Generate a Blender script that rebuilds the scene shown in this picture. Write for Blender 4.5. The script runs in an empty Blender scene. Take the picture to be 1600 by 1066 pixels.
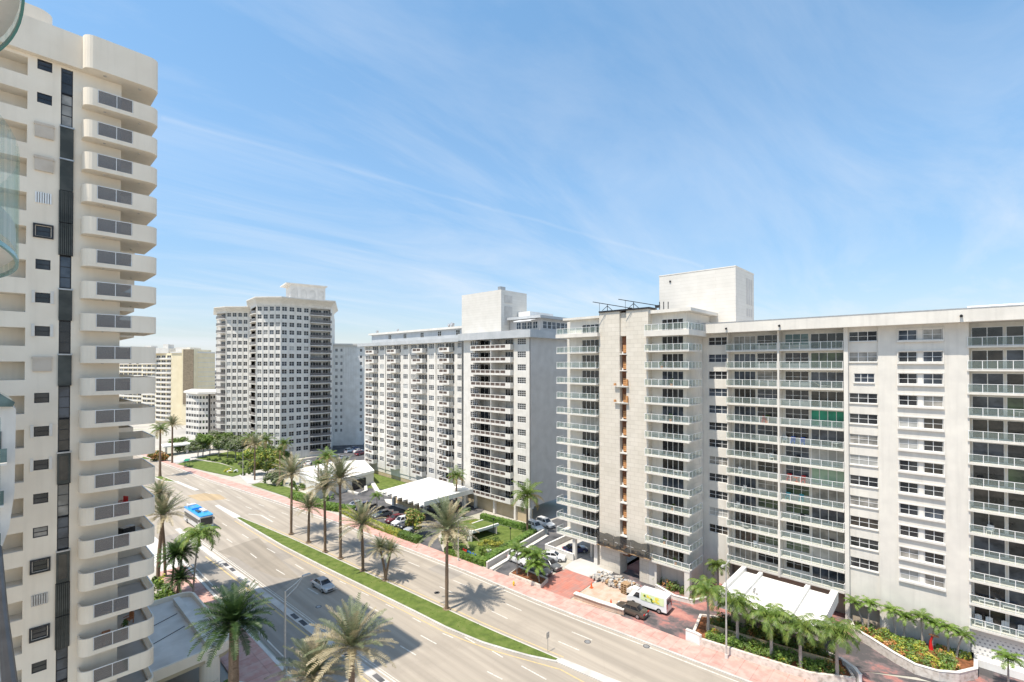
import bpy, bmesh, math, random
from mathutils import Vector, Matrix
R_=random.Random(7)
rad=math.radians
scene=bpy.context.scene
C=scene.collection
# ---------------------------------------------------------------- camera maths
FPX=740.;YAW=math.atan(800/740.);TH=0.0096;SYP=30.;H=35.
Fv=(math.sin(YAW)*math.cos(TH),math.cos(YAW)*math.cos(TH),math.sin(TH))
Rv=(math.cos(YAW),-math.sin(YAW),0)
Uv=(-math.sin(YAW)*math.sin(TH),-math.cos(YAW)*math.sin(TH),math.cos(TH))
def ray(px,py):
    a=(px-800)/FPX;b=-(py-533-SYP)/FPX
    return tuple(Fv[i]+a*Rv[i]+b*Uv[i] for i in range(3))
def G(px,py,z=0):
    d=ray(px,py);t=(z-H)/d[2];return (d[0]*t,d[1]*t)
def PX(px,py,X):
    d=ray(px,py);t=X/d[0];return (X,d[1]*t,H+d[2]*t)
def PY(px,py,Y):
    d=ray(px,py);t=Y/d[1];return (d[0]*t,Y,H+d[2]*t)
def PD(px,depth):
    l=(px-800)/FPX*depth
    return (depth*Fv[0]+l*Rv[0],depth*Fv[1]+l*Rv[1])
def zat(x,y,py):
    dep=x*Fv[0]+y*Fv[1]
    return H+(570.1-py)/FPX*dep
def camdist(x,y,z): return math.sqrt(x*x+y*y+(z-H)**2)
# ---------------------------------------------------------------- materials
MATS={}
def newmat(name):
    m=bpy.data.materials.new(name);m.use_nodes=True
    nt=m.node_tree;nt.nodes.clear()
    o=nt.nodes.new('ShaderNodeOutputMaterial');b=nt.nodes.new('ShaderNodeBsdfPrincipled')
    nt.links.new(b.outputs[0],o.inputs[0]);MATS[name]=m
    return m,nt,b
def N(nt,t,**kw):
    n=nt.nodes.new(t)
    for k,v in kw.items():
        if k in n.inputs: n.inputs[k].default_value=v
        else: setattr(n,k,v)
    return n
def ramp(nt,fac,stops):
    r=nt.nodes.new('ShaderNodeValToRGB');e=r.color_ramp.elements
    while len(e)<len(stops): e.new(0.5)
    for i,(p,c) in enumerate(stops):
        e[i].position=p;e[i].color=(c[0],c[1],c[2],1)
    nt.links.new(fac,r.inputs[0]);return r.outputs[0]
def coords(nt,scale=(1,1,1),rot=0):
    g=N(nt,'ShaderNodeNewGeometry');mp=N(nt,'ShaderNodeMapping')
    mp.inputs['Scale'].default_value=scale;mp.inputs['Rotation'].default_value=(0,0,rot)
    nt.links.new(g.outputs['Position'],mp.inputs[0]);return mp.outputs[0]
def mixc(nt,f,a,b,mode='MIX'):
    m=nt.nodes.new('ShaderNodeMix');m.data_type='RGBA';m.blend_type=mode
    for i,v in ((0,f),(6,a),(7,b)):
        if hasattr(v,'links'): nt.links.new(v,m.inputs[i])
        elif isinstance(v,(int,float)): m.inputs[i].default_value=v
        else: m.inputs[i].default_value=(v[0],v[1],v[2],1)
    return m.outputs[2]
def noisy(name,c1,c2,scale=1.0,rough=.8,stretch=(1,1,1),c3=None,detail=6,bump=0,bscale=20,spec=.3,metal=0,contrast=.2,streak=None):
    m,nt,b=newmat(name)
    n=N(nt,'ShaderNodeTexNoise',Scale=scale,Detail=detail);nt.links.new(coords(nt,stretch),n.inputs['Vector'])
    lo,hi=.5-contrast,.5+contrast
    st=[(lo,c1),(hi,c2)] if c3 is None else [(lo,c1),(.5,c2),(hi,c3)]
    col=ramp(nt,n.outputs[0],st)
    if streak:   # weather streaks running down a wall
        n2=N(nt,'ShaderNodeTexNoise',Scale=1.0,Detail=4);nt.links.new(coords(nt,(2.2,2.2,.12)),n2.inputs['Vector'])
        f=ramp(nt,n2.outputs[0],[(.5,(0,0,0)),(.75,(1,1,1))])
        mm=N(nt,'ShaderNodeMath',operation='MULTIPLY');nt.links.new(f,mm.inputs[0]);mm.inputs[1].default_value=streak
        col=mixc(nt,mm.outputs[0],col,tuple(x*.72 for x in c1))
    nt.links.new(col,b.inputs['Base Color'])
    b.inputs['Roughness'].default_value=rough;b.inputs['Specular IOR Level'].default_value=spec
    b.inputs['Metallic'].default_value=metal
    if bump:
        n3=N(nt,'ShaderNodeTexNoise',Scale=bscale,Detail=4);nt.links.new(coords(nt),n3.inputs['Vector'])
        bp=N(nt,'ShaderNodeBump',Strength=bump,Distance=.05);nt.links.new(n3.outputs[0],bp.inputs['Height'])
        nt.links.new(bp.outputs[0],b.inputs['Normal'])
    return m
W=noisy('white_paint',(.63,.60,.55),(.73,.70,.65),.6,.75,streak=.28,bump=.15,bscale=8)
CR=noisy('cream_paint',(.75,.66,.54),(.83,.745,.625),.35,.8,streak=.2,bump=.12,bscale=8)
WC=noisy('warm_white_paint',(.60,.57,.52),(.70,.665,.60),.5,.8,streak=.28,bump=.12,bscale=8)
noisy('gray_paint',(.47,.445,.42),(.55,.525,.50),.5,.7,streak=.1)
noisy('cool_gray_fascia',(.40,.42,.43),(.50,.51,.52),.4,.7,streak=.2)
noisy('yellow_paint',(.72,.62,.42),(.80,.70,.50),.3,.8,streak=.15)
noisy('coral_stone',(.42,.36,.30),(.62,.56,.50),2.2,.95,bump=.5,bscale=6,c3=(.70,.64,.57))
noisy('rail_brown',(.07,.05,.045),(.15,.11,.09),1.5,.8)
noisy('mulch_dry',(.16,.11,.07),(.32,.25,.17),3,.95)
noisy('brown_stone',(.20,.16,.11),(.30,.24,.17),1.2,.9)
noisy('garage_tan',(.42,.34,.22),(.5,.42,.29),.6,.8)
noisy('soffit_tan',(.42,.35,.27),(.55,.47,.38),.6,.9)
noisy('rust_brown',(.16,.07,.04),(.30,.14,.08),1.5,.9)
noisy('orange_board',(.42,.19,.07),(.58,.32,.15),3,.8)
noisy('roof_membrane',(.52,.48,.43),(.72,.68,.63),.45,.8,contrast=.22)
noisy('roof_white',(.66,.64,.60),(.86,.85,.82),.45,.7,contrast=.28,streak=.2)
noisy('concrete',(.42,.40,.37),(.60,.57,.53),.5,.9,bump=.2,bscale=12)
noisy('concrete_light',(.55,.53,.49),(.70,.67,.62),.7,.9,bump=.2,bscale=12)
noisy('asphalt_dark',(.045,.045,.05),(.10,.10,.105),.35,.9,bump=.3,bscale=30,c3=(.15,.14,.14))
noisy('dark_metal',(.02,.02,.022),(.05,.05,.055),3,.45,metal=.3)
noisy('white_metal',(.72,.72,.71),(.8,.8,.79),3,.4)
noisy('steel',(.38,.38,.38),(.5,.5,.5),3,.45,metal=.7)
noisy('lamp_metal',(.45,.44,.42),(.6,.59,.56),3,.5,metal=.4)
noisy('rubber',(.012,.012,.012),(.025,.025,.025),5,.8)
noisy('plaza_ground',(.30,.28,.25),(.46,.43,.38),.05,.95,c3=(.22,.24,.14),contrast=.25)
noisy('soil_mulch',(.10,.045,.02),(.28,.11,.05),3,.95,bump=.5,bscale=10)
noisy('rubble',(.25,.23,.20),(.6,.56,.5),4,.95,bump=.6,bscale=8)
noisy('pallet_wood',(.30,.19,.10),(.5,.34,.2),4,.85)
noisy('trunk_bark',(.12,.08,.055),(.28,.20,.14),6,.95,bump=.8,bscale=9,stretch=(1,1,4))
noisy('trunk_gray',(.26,.23,.20),(.42,.38,.34),5,.9,bump=.5,bscale=9,stretch=(1,1,5))
noisy('beige_block',(.50,.38,.22),(.66,.52,.33),1.5,.85)
noisy('fabric_gray',(.3,.3,.3),(.42,.42,.42),8,.9)
def plain(name,c,rough=.5,metal=0,spec=.5,coat=0,emit=None):
    m,nt,b=newmat(name)
    n=N(nt,'ShaderNodeTexNoise',Scale=2.5,Detail=3);nt.links.new(coords(nt),n.inputs['Vector'])
    nt.links.new(ramp(nt,n.outputs[0],[(.3,tuple(x*.93 for x in c)),(.7,c)]),b.inputs['Base Color'])
    b.inputs['Roughness'].default_value=rough;b.inputs['Metallic'].default_value=metal
    b.inputs['Specular IOR Level'].default_value=spec;b.inputs['Coat Weight'].default_value=coat
    return m
for nm,c,k in (('car_silver',(.55,.57,.60),{'metal':.5}),('car_white',(.78,.78,.78),{}),('car_black',(.02,.02,.025),{}),('car_bronze',(.10,.085,.07),{'metal':.4}),
    ('car_gray',(.18,.19,.2),{'metal':.4}),('car_red',(.16,.02,.03),{}),('car_blue',(.04,.05,.14),{'metal':.2})):
    plain(nm,c,.28,coat=.8,**k)
plain('bus_blue',(.03,.33,.80),.35,coat=.5);plain('bus_side',(.62,.60,.58),.4)
plain('bus_dark',(.03,.035,.04),.2)
noisy('paint_line_white',(.44,.40,.34),(.70,.68,.63),4,.8);noisy('paint_line_yellow',(.45,.36,.22),(.66,.48,.20),3,.8)
plain('hydrant_yellow',(.85,.55,.05),.5);plain('cone_orange',(.85,.13,.03),.5)
plain('red_plastic',(.65,.02,.02),.5);plain('blue_plastic',(.03,.12,.55),.5);plain('green_cloth',(.01,.22,.13),.8)
plain('teal_plastic',(.05,.35,.42),.5);plain('white_plastic',(.8,.8,.78),.45);plain('purple_shade',(.10,.07,.22),.8)
plain('lamp_lens',(.75,.75,.7),.3);plain('light_red',(.5,.02,.02),.3);plain('skin',(.45,.28,.2),.6)
plain('awning_white',(.8,.8,.8),.7);plain('shirt_pink',(.7,.4,.42),.8);plain('shirt_white',(.75,.75,.75),.8);plain('trouser_dark',(.03,.03,.05),.8)
plain('graphic_green',(.62,.70,.42),.5);plain('graphic_yellow',(.85,.72,.10),.5)
plain('terracotta',(.45,.20,.10),.8)
# building-glass variants
def pane(name,c1,c2,rough=.08,sc=.7,blind=False):
    m,nt,b=newmat(name)
    n=N(nt,'ShaderNodeTexNoise',Scale=sc,Detail=3);nt.links.new(coords(nt,(1,1,1.3)),n.inputs['Vector'])
    col=ramp(nt,n.outputs[0],[(.38,c1),(.62,c2)])
    if blind:
        wv=N(nt,'ShaderNodeTexWave',Scale=5.0,bands_direction='Z');nt.links.new(coords(nt),wv.inputs['Vector'])
        col=mixc(nt,.25,col,wv.outputs[0],'MULTIPLY')
    nt.links.new(col,b.inputs['Base Color']);b.inputs['Roughness'].default_value=rough
    b.inputs['Specular IOR Level'].default_value=.6
    return m
P=[pane('pane_dark',(.012,.013,.016),(.04,.042,.045)),pane('pane_brown',(.015,.014,.012),(.055,.048,.04)),
   pane('pane_blue',(.018,.026,.038),(.07,.085,.11)),pane('pane_curtain',(.16,.155,.14),(.34,.32,.29),.25),
   pane('pane_blind',(.35,.35,.33),(.5,.49,.46),.4,blind=True),pane('pane_green',(.03,.05,.03),(.08,.12,.06))]
PG=pane('pane_greencloth',(.01,.16,.10),(.02,.28,.17),.6);PGL=pane('pane_palegreen',(.22,.35,.25),(.32,.45,.33),.3)
pane('pane_teal',(.04,.09,.09),(.12,.2,.2));pane('shutter_beige',(.55,.47,.38),(.62,.54,.45),.7,blind=True)
pane('smoke_glass',(.10,.09,.09),(.17,.155,.155),.12);pane('shutter_dark',(.03,.035,.03),(.07,.075,.065),.6,blind=True)
def clearglass(name,tint,alpha,rough=.05):
    m=bpy.data.materials.new(name);m.use_nodes=True;nt=m.node_tree;nt.nodes.clear()
    o=nt.nodes.new('ShaderNodeOutputMaterial');t=nt.nodes.new('ShaderNodeBsdfTransparent');p=nt.nodes.new('ShaderNodeBsdfPrincipled')
    n=N(nt,'ShaderNodeTexNoise',Scale=.8,Detail=2);nt.links.new(coords(nt),n.inputs['Vector'])
    nt.links.new(ramp(nt,n.outputs[0],[(.3,tuple(x*.95 for x in tint)),(.7,tint)]),p.inputs['Base Color'])
    p.inputs['Roughness'].default_value=rough;t.inputs[0].default_value=(.97,.99,.98,1)
    mx=nt.nodes.new('ShaderNodeMixShader');mx.inputs[0].default_value=alpha
    nt.links.new(t.outputs[0],mx.inputs[1]);nt.links.new(p.outputs[0],mx.inputs[2]);nt.links.new(mx.outputs[0],o.inputs[0])
    MATS[name]=m;return m
clearglass('rail_glass',(.36,.42,.38),.17);clearglass('rail_glass_smoke',(.20,.18,.175),.66);clearglass('rail_glass_teal',(.18,.34,.33),.09);plain('glass_edge',(.08,.26,.24),.2)
clearglass('mesh_dark',(.03,.03,.03),.8,.9)
# wall with block joints (stair tower)
def blockwall(name,c1,c2,cm,sc,bw,rh,mort=.02):
    m,nt,b=newmat(name)
    g=N(nt,'ShaderNodeNewGeometry');sp=N(nt,'ShaderNodeSeparateXYZ');nt.links.new(g.outputs['Position'],sp.inputs[0])
    ad=N(nt,'ShaderNodeMath',operation='ADD');nt.links.new(sp.outputs[0],ad.inputs[0]);nt.links.new(sp.outputs[1],ad.inputs[1])
    cb=N(nt,'ShaderNodeCombineXYZ');nt.links.new(ad.outputs[0],cb.inputs[0]);nt.links.new(sp.outputs[2],cb.inputs[1])
    br=N(nt,'ShaderNodeTexBrick',Scale=sc);br.inputs['Color1'].default_value=(*c1,1);br.inputs['Color2'].default_value=(*c2,1);br.inputs['Mortar'].default_value=(*cm,1)
    br.inputs['Brick Width'].default_value=bw;br.inputs['Row Height'].default_value=rh;br.inputs['Mortar Size'].default_value=mort
    nt.links.new(cb.outputs[0],br.inputs['Vector'])
    n=N(nt,'ShaderNodeTexNoise',Scale=.5,Detail=6);nt.links.new(coords(nt),n.inputs['Vector'])
    f=ramp(nt,n.outputs[0],[(.3,(.90,.90,.89)),(.7,(1,1,1))])
    nt.links.new(mixc(nt,1.0,br.outputs[0],f,'MULTIPLY'),b.inputs['Base Color']);b.inputs['Roughness'].default_value=.85
    return m
blockwall('stair_block',(.66,.61,.53),(.62,.57,.49),(.52,.47,.40),1,1.4,.7,.03)
blockwall('penthouse_block',(.68,.65,.60),(.66,.63,.58),(.60,.57,.52),1,6,.6,.03)
blockwall('breeze_block',(.30,.30,.31),(.24,.24,.25),(.66,.65,.63),1,.42,.42,.13)
def flatpat(name,c1,c2,cm,w,h,mort,nscale,ncol,namt):
    m,nt,b=newmat(name)
    br=N(nt,'ShaderNodeTexBrick',Scale=1);br.offset=0
    br.inputs['Color1'].default_value=(*c1,1);br.inputs['Color2'].default_value=(*c2,1);br.inputs['Mortar'].default_value=(*cm,1)
    br.inputs['Brick Width'].default_value=w;br.inputs['Row Height'].default_value=h;br.inputs['Mortar Size'].default_value=mort
    nt.links.new(coords(nt),br.inputs['Vector'])
    n=N(nt,'ShaderNodeTexNoise',Scale=nscale,Detail=7,Roughness=.65);nt.links.new(coords(nt),n.inputs['Vector'])
    f=ramp(nt,n.outputs[0],[(.42,(0,0,0)),(.62,(namt,)*3)])
    nt.links.new(mixc(nt,f,br.outputs[0],ncol),b.inputs['Base Color']);b.inputs['Roughness'].default_value=.9
    return m
flatpat('pink_walk',(.47,.25,.21),(.54,.31,.265),(.33,.19,.165),3.0,1.5,.04,.9,(.56,.42,.36),.6)
flatpat('red_paver',(.42,.15,.11),(.50,.20,.15),(.30,.13,.10),1.2,.5,.02,.5,(.30,.20,.18),.7)
flatpat('beige_paver',(.45,.30,.22),(.52,.36,.27),(.36,.26,.2),1.6,1.0,.03,.7,(.50,.42,.35),.8)
# forecourt: worn dark asphalt over red
m,nt,b=newmat('forecourt')
n=N(nt,'ShaderNodeTexNoise',Scale=.22,Detail=9,Roughness=.68);nt.links.new(coords(nt,(1,.7,1)),n.inputs['Vector'])
nt.links.new(ramp(nt,n.outputs[0],[(.44,(.075,.07,.072)),(.50,(.16,.12,.12)),(.55,(.34,.15,.13)),(.68,(.46,.24,.20))]),b.inputs['Base Color']);b.inputs['Roughness'].default_value=.9
# road: concrete-coloured asphalt with lengthwise wear
def roadmat(name,base):
    m,nt,b=newmat(name)
    n=N(nt,'ShaderNodeTexNoise',Scale=1.0,Detail=5);nt.links.new(coords(nt,(.9,.03,1),rad(-2)),n.inputs['Vector'])
    c=ramp(nt,n.outputs[0],[(.35,tuple(x*.80 for x in base)),(.65,tuple(x*1.08 for x in base))])
    n2=N(nt,'ShaderNodeTexNoise',Scale=.12,Detail=8,Roughness=.7);nt.links.new(coords(nt),n2.inputs['Vector'])
    f=ramp(nt,n2.outputs[0],[(.52,(0,0,0)),(.70,(.55,.55,.55))])
    c=mixc(nt,f,c,tuple(x*.72 for x in base))
    n3=N(nt,'ShaderNodeTexNoise',Scale=25,Detail=3);nt.links.new(coords(nt),n3.inputs['Vector'])
    c=mixc(nt,.35,c,ramp(nt,n3.outputs[0],[(.3,(.75,.75,.75)),(.7,(1,1,1))]),'MULTIPLY')
    # thin tar-filled cracks
    v=N(nt,'ShaderNodeTexVoronoi',Scale=.11);v.feature='DISTANCE_TO_EDGE'
    n4=N(nt,'ShaderNodeTexNoise',Scale=.6,Detail=5);nt.links.new(coords(nt),n4.inputs['Vector'])
    nt.links.new(mixc(nt,.12,coords(nt),n4.outputs[1],'ADD'),v.inputs['Vector'])
    fc=ramp(nt,v.outputs[0],[(0,(.16,.16,.16)),(.003,(0,0,0))])
    c=mixc(nt,fc,c,tuple(x*.45 for x in base))
    nt.links.new(c,b.inputs['Base Color']);b.inputs['Roughness'].default_value=.88
    return m
roadmat('road_surface',(.385,.335,.275));roadmat('road_surface_gray',(.32,.285,.245));roadmat('road_stain',(.30,.26,.21));roadmat('road_patch_tan',(.44,.33,.20))
noisy('lawn',(.06,.09,.02),(.11,.155,.03),.8,.9,bump=.6,bscale=14,c3=(.17,.19,.06),contrast=.28)
def leafmat(name,cols,trans=.25,sc=1.3):
    m,nt,b=newmat(name)
    oi=N(nt,'ShaderNodeObjectInfo')
    n=N(nt,'ShaderNodeTexNoise',Scale=sc,Detail=5,Roughness=.7);nt.links.new(coords(nt),n.inputs['Vector'])
    k=len(cols);c=ramp(nt,n.outputs[0],[(.3+.4*i/(k-1),cols[i]) for i in range(k)])
    hs=N(nt,'ShaderNodeHueSaturation');mr=N(nt,'ShaderNodeMapRange');nt.links.new(oi.outputs['Random'],mr.inputs[0])
    mr.inputs[3].default_value=.8;mr.inputs[4].default_value=1.2
    nt.links.new(mr.outputs[0],hs.inputs['Value']);nt.links.new(c,hs.inputs['Color'])
    nt.links.new(hs.outputs[0],b.inputs['Base Color']);b.inputs['Roughness'].default_value=.55
    if trans:
        o=[x for x in nt.nodes if x.type=='OUTPUT_MATERIAL'][0]
        tr=N(nt,'ShaderNodeBsdfTranslucent');nt.links.new(hs.outputs[0],tr.inputs[0])
        mx=N(nt,'ShaderNodeMixShader');mx.inputs[0].default_value=trans
        nt.links.new(b.outputs[0],mx.inputs[1]);nt.links.new(tr.outputs[0],mx.inputs[2]);nt.links.new(mx.outputs[0],o.inputs[0])
    return m
leafmat('date_leaf',[(.09,.12,.05),(.18,.21,.11),(.32,.34,.21)])
leafmat('date_leaf_dry',[(.24,.20,.11),(.40,.34,.21),(.56,.49,.34)])
leafmat('coco_leaf',[(.05,.10,.015),(.12,.19,.03),(.24,.28,.06)])
leafmat('coco_leaf_dry',[(.22,.16,.05),(.36,.27,.09),(.42,.34,.14)])
leafmat('dark_palm_leaf',[(.02,.05,.012),(.05,.10,.025),(.09,.15,.04)])
leafmat('bright_leaf',[(.06,.12,.015),(.13,.22,.03),(.25,.33,.07)])
leafmat('bush_leaf',[(.04,.08,.015),(.10,.16,.03),(.20,.25,.06)])
leafmat('silver_leaf',[(.10,.12,.07),(.22,.24,.15),(.36,.36,.25)])
leafmat('yellow_leaf',[(.20,.24,.03),(.38,.38,.05),(.55,.50,.10)])
leafmat('orange_leaf',[(.28,.12,.03),(.45,.20,.06),(.5,.32,.12)])
leafmat('hedge_leaf',[(.05,.11,.015),(.11,.20,.03),(.20,.30,.05)])
M=MATS
# ---------------------------------------------------------------- mesh builder
class MB:
    def __init__(s): s.v=[];s.f=[];s.mi=[];s.mats=[]
    def slot(s,mat):
        mat=M[mat] if isinstance(mat,str) else mat
        if mat not in s.mats: s.mats.append(mat)
        return s.mats.index(mat)
    def poly(s,pts,mat):
        i=len(s.v);s.v+=[tuple(p) for p in pts];s.f.append(tuple(range(i,i+len(pts))));s.mi.append(s.slot(mat))
    def box(s,x0,x1,y0,y1,z0,z1,mat,fr=None):
        if x0>x1:x0,x1=x1,x0
        if y0>y1:y0,y1=y1,y0
        if z0>z1:z0,z1=z1,z0
        c=[(x,y,z) for z in (z0,z1) for y in (y0,y1) for x in (x0,x1)]
        if fr: c=[fr(*p) for p in c]
        i=len(s.v);s.v+=c;k=s.slot(mat)
        for q in ((0,2,3,1),(4,5,7,6),(0,1,5,4),(2,6,7,3),(0,4,6,2),(1,3,7,5)):
            s.f.append(tuple(i+a for a in q));s.mi.append(k)
    def prism(s,pts,z0,z1,mat,top=None,bot=True):
        if sum(pts[i][0]*pts[(i+1)%len(pts)][1]-pts[(i+1)%len(pts)][0]*pts[i][1] for i in range(len(pts)))<0: pts=pts[::-1]
        n=len(pts);i=len(s.v);s.v+=[(p[0],p[1],z0) for p in pts]+[(p[0],p[1],z1) for p in pts]
        k=s.slot(mat);kt=s.slot(top) if top else k
        s.f.append(tuple(range(i+n,i+2*n)));s.mi.append(kt)
        if bot: s.f.append(tuple(range(i+n-1,i-1,-1)));s.mi.append(k)
        for a in range(n):
            b=(a+1)%n;s.f.append((i+a,i+b,i+n+b,i+n+a));s.mi.append(k)
    def wallpath(s,pts,th,z0,z1,mat,closed=False):
        n=len(pts);off=[]
        for i in range(n):
            a=pts[i-1] if (i>0 or closed) else pts[i];b=pts[(i+1)%n] if (i<n-1 or closed) else pts[i]
            dx,dy=b[0]-a[0],b[1]-a[1];l=math.hypot(dx,dy) or 1
            nx,ny=-dy/l,dx/l
            off.append((nx*th/2,ny*th/2))
        for i in range(n if closed else n-1):
            j=(i+1)%n
            q=[(pts[i][0]+off[i][0],pts[i][1]+off[i][1]),(pts[j][0]+off[j][0],pts[j][1]+off[j][1]),(pts[j][0]-off[j][0],pts[j][1]-off[j][1]),(pts[i][0]-off[i][0],pts[i][1]-off[i][1])]
            s.prism(q,z0,z1,mat)
    def tube(s,p0,p1,r0,r1,mat,n=8,caps=True):
        p0=Vector(p0);p1=Vector(p1);d=(p1-p0)
        if d.length<1e-6:return
        d.normalize();a=d.orthogonal().normalized();b=d.cross(a);i=len(s.v);k=s.slot(mat)
        for (p,r) in ((p0,r0),(p1,r1)):
            for j in range(n):
                t=2*math.pi*j/n;s.v.append(tuple(p+a*(r*math.cos(t))+b*(r*math.sin(t))))
        for j in range(n):
            q=(j+1)%n;s.f.append((i+j,i+q,i+n+q,i+n+j));s.mi.append(k)
        if caps:
            s.f.append(tuple(range(i+n-1,i-1,-1)));s.mi.append(k);s.f.append(tuple(range(i+n,i+2*n)));s.mi.append(k)
    def chain(s,pts,rs,mat,n=8):
        for i in range(len(pts)-1): s.tube(pts[i],pts[i+1],rs[i],rs[i+1],mat,n,caps=True)
    def blob(s,c,rx,ry,rz,mat,nu=10,nv=6,jit=0,rnd=R_):
        i=len(s.v);k=s.slot(mat)
        for a in range(nv+1):
            ph=math.pi*a/nv
            for b in range(nu):
                t=2*math.pi*b/nu;q=1+rnd.uniform(-jit,jit)
                s.v.append((c[0]+rx*q*math.sin(ph)*math.cos(t),c[1]+ry*q*math.sin(ph)*math.sin(t),c[2]+rz*q*math.cos(ph)))
        for a in range(nv):
            for b in range(nu):
                q=(b+1)%nu;s.f.append((i+a*nu+b,i+(a+1)*nu+b,i+(a+1)*nu+q,i+a*nu+q));s.mi.append(k)
    def mesh(s,name):
        me=bpy.data.meshes.new(name);me.from_pydata(s.v,[],s.f)
        for m_ in s.mats: me.materials.append(m_)
        me.polygons.foreach_set('material_index',s.mi);me.update();return me
    def add(s,other,mat4):
        i=len(s.v);s.v+=[tuple(mat4@Vector(p)) for p in other.v]
        mp=[s.slot(m_) for m_ in other.mats]
        s.f+=[tuple(a+i for a in f) for f in other.f];s.mi+=[mp[k] for k in other.mi]
def link(name,data,parent=None,loc=(0,0,0),rz=0,sc=1):
    o=bpy.data.objects.new(name,data);C.objects.link(o);o.location=loc;o.rotation_euler=(0,0,rz)
    if sc!=1:o.scale=(sc,)*3
    if parent:o.parent=parent
    return o
def tag(o,label=None,cat=None,group=None,kind=None):
    if label:o['label']=label
    if cat:o['category']=cat
    if group:o['group']=group
    if kind:o['kind']=kind
    return o
def thing(name,label,cat,loc=(0,0,0),rz=0,group=None,sc=1):
    return tag(link(name,None,None,loc,rz,sc),label,cat,group)
def obj(name,mb,parent=None,loc=(0,0,0),rz=0,smooth=False,label=None):
    o=link(name,mb.mesh(name),parent,loc,rz)
    if smooth: o.data.polygons.foreach_set('use_smooth',[True]*len(o.data.polygons))
    if label:o['label']=label
    return o
def struct(name,mb): return tag(obj(name,mb),kind='structure')
def treecopy(o,parent=None):
    c=o.copy();C.objects.link(c);c.parent=parent
    for ch in list(KIDS.get(o.name,o.children)): treecopy(ch,c)
    return c
KIDS={}
class Fr:
    """facade frame: u along the wall, d into the building, z up"""
    def __init__(s,ox,oy,ang): s.o=(ox,oy);s.a=ang;s.c=math.cos(ang);s.s=math.sin(ang)
    def __call__(s,u,d,z): return (s.o[0]+u*s.c-d*s.s,s.o[1]+u*s.s+d*s.c,z)
def wall_holes(mb,fr,u0,u1,z0,z1,holes,d,depth,mat,reveal=None):
    us=sorted({u0,u1}|{h[0] for h in holes}|{h[1] for h in holes});us=[u for u in us if u0<=u<=u1]
    zs=sorted({z0,z1}|{h[2] for h in holes}|{h[3] for h in holes});zs=[z for z in zs if z0<=z<=z1]
    def inh(u,z): return any(h[0]<u<h[1] and h[2]<z<h[3] for h in holes)
    for j in range(len(zs)-1):
        run=None
        for i in range(len(us)):
            full=i<len(us)-1 and not inh((us[i]+us[i+1])/2,(zs[j]+zs[j+1])/2)
            if full and run is None: run=us[i]
            if not full and run is not None:
                a,b=run,us[i];mb.poly([fr(a,d,zs[j]),fr(b,d,zs[j]),fr(b,d,zs[j+1]),fr(a,d,zs[j+1])],mat);run=None
    r=reveal or mat
    for (a,b,c,e) in holes:
        D=d+depth
        mb.poly([fr(a,d,c),fr(a,D,c),fr(b,D,c),fr(b,d,c)],r);mb.poly([fr(a,d,e),fr(b,d,e),fr(b,D,e),fr(a,D,e)],r)
        mb.poly([fr(a,d,c),fr(a,d,e),fr(a,D,e),fr(a,D,c)],r);mb.poly([fr(b,d,c),fr(b,D,c),fr(b,D,e),fr(b,d,e)],r)
# --- repeated parts of a building: 100 that show largest get objects, the rest one mesh
WM={}
def win_mesh(w,h,nx,nz,ft=.05,fm='white_metal',fd=.06):
    key=(round(w,2),round(h,2),nx,nz,ft,fm)
    if key not in WM:
        m=MB();m.box(0,w,0,fd,0,ft,fm);m.box(0,w,0,fd,h-ft,h,fm);m.box(0,ft,0,fd,ft,h-ft,fm);m.box(w-ft,w,0,fd,ft,h-ft,fm)
        for i in range(1,nx):
            x=w*i/nx;m.box(x-ft*.6,x+ft*.6,.003,fd-.003,ft,h-ft,fm)
        if nz:
            for i in range(1,nz): m.box(ft,w-ft,.006,fd-.006,h*i/nz-ft*.4,h*i/nz+ft*.4,fm)
        WM[key]=m
    return key,WM[key]
def pane_mesh(w,h,mat,y=.045):
    key=('p',round(w,2),round(h,2),mat.name)
    if key not in WM:
        m=MB();m.poly([(0.02,y,0.02),(w-.02,y,.02),(w-.02,y,h-.02),(.02,y,h-.02)],mat);WM[key]=m
    return key,WM[key]
MESHD={}
class Parts:
    def __init__(s,root): s.r=root;s.items={}
    def add(s,name,fr,u,d,z,main,subs=(),label=None,w=1):
        x,y,_=fr(u,d,z);s.items.setdefault(name,[]).append((w/camdist(x,y,z),x,y,z,fr.a,main,subs,label))
    def window(s,fr,u,d,z,w,h,nx,nz,pm,name='window',ft=.05,fm='white_metal'):
        s.add(name,fr,u,d,z,win_mesh(w,h,nx,nz,ft,fm),[('pane',pane_mesh(w,h,pm))],w=w*h)
    def flush(s,limit=100):
        for name,L in s.items.items():
            L.sort(key=lambda t:-t[0])
            for (_,x,y,z,a,main,subs,label) in L[:limit]:
                o=link(name,s.data(name,main),s.r,(x,y,z),a)
                if label:o['label']=label
                for sn,sm in subs: link(sn,s.data(sn,sm),o)
            rest=L[limit:]
            if rest:
                mm=MB();sub={}
                for (_,x,y,z,a,main,subs,label) in rest:
                    mt=Matrix.Translation((x,y,z))@Matrix.Rotation(a,4,'Z');mm.add(main[1],mt)
                    for sn,sm in subs: sub.setdefault(sn,MB()).add(sm[1],mt)
                o=obj(name,mm,s.r);o['kind']='stuff'
                for sn,sm in sub.items():
                    q=obj(sn,sm,o);q['kind']='stuff'
    def data(s,name,km):
        if km[0] not in MESHD: MESHD[km[0]]=km[1].mesh(name)
        return MESHD[km[0]]
def pick(rnd,ws=(5,3,3,2,1,0)):
    ws=(ws[0]*1.6,ws[1],ws[2],ws[3]*.8,ws[4]*.7,ws[5]);return rnd.choices(P,ws)[0]
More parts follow.
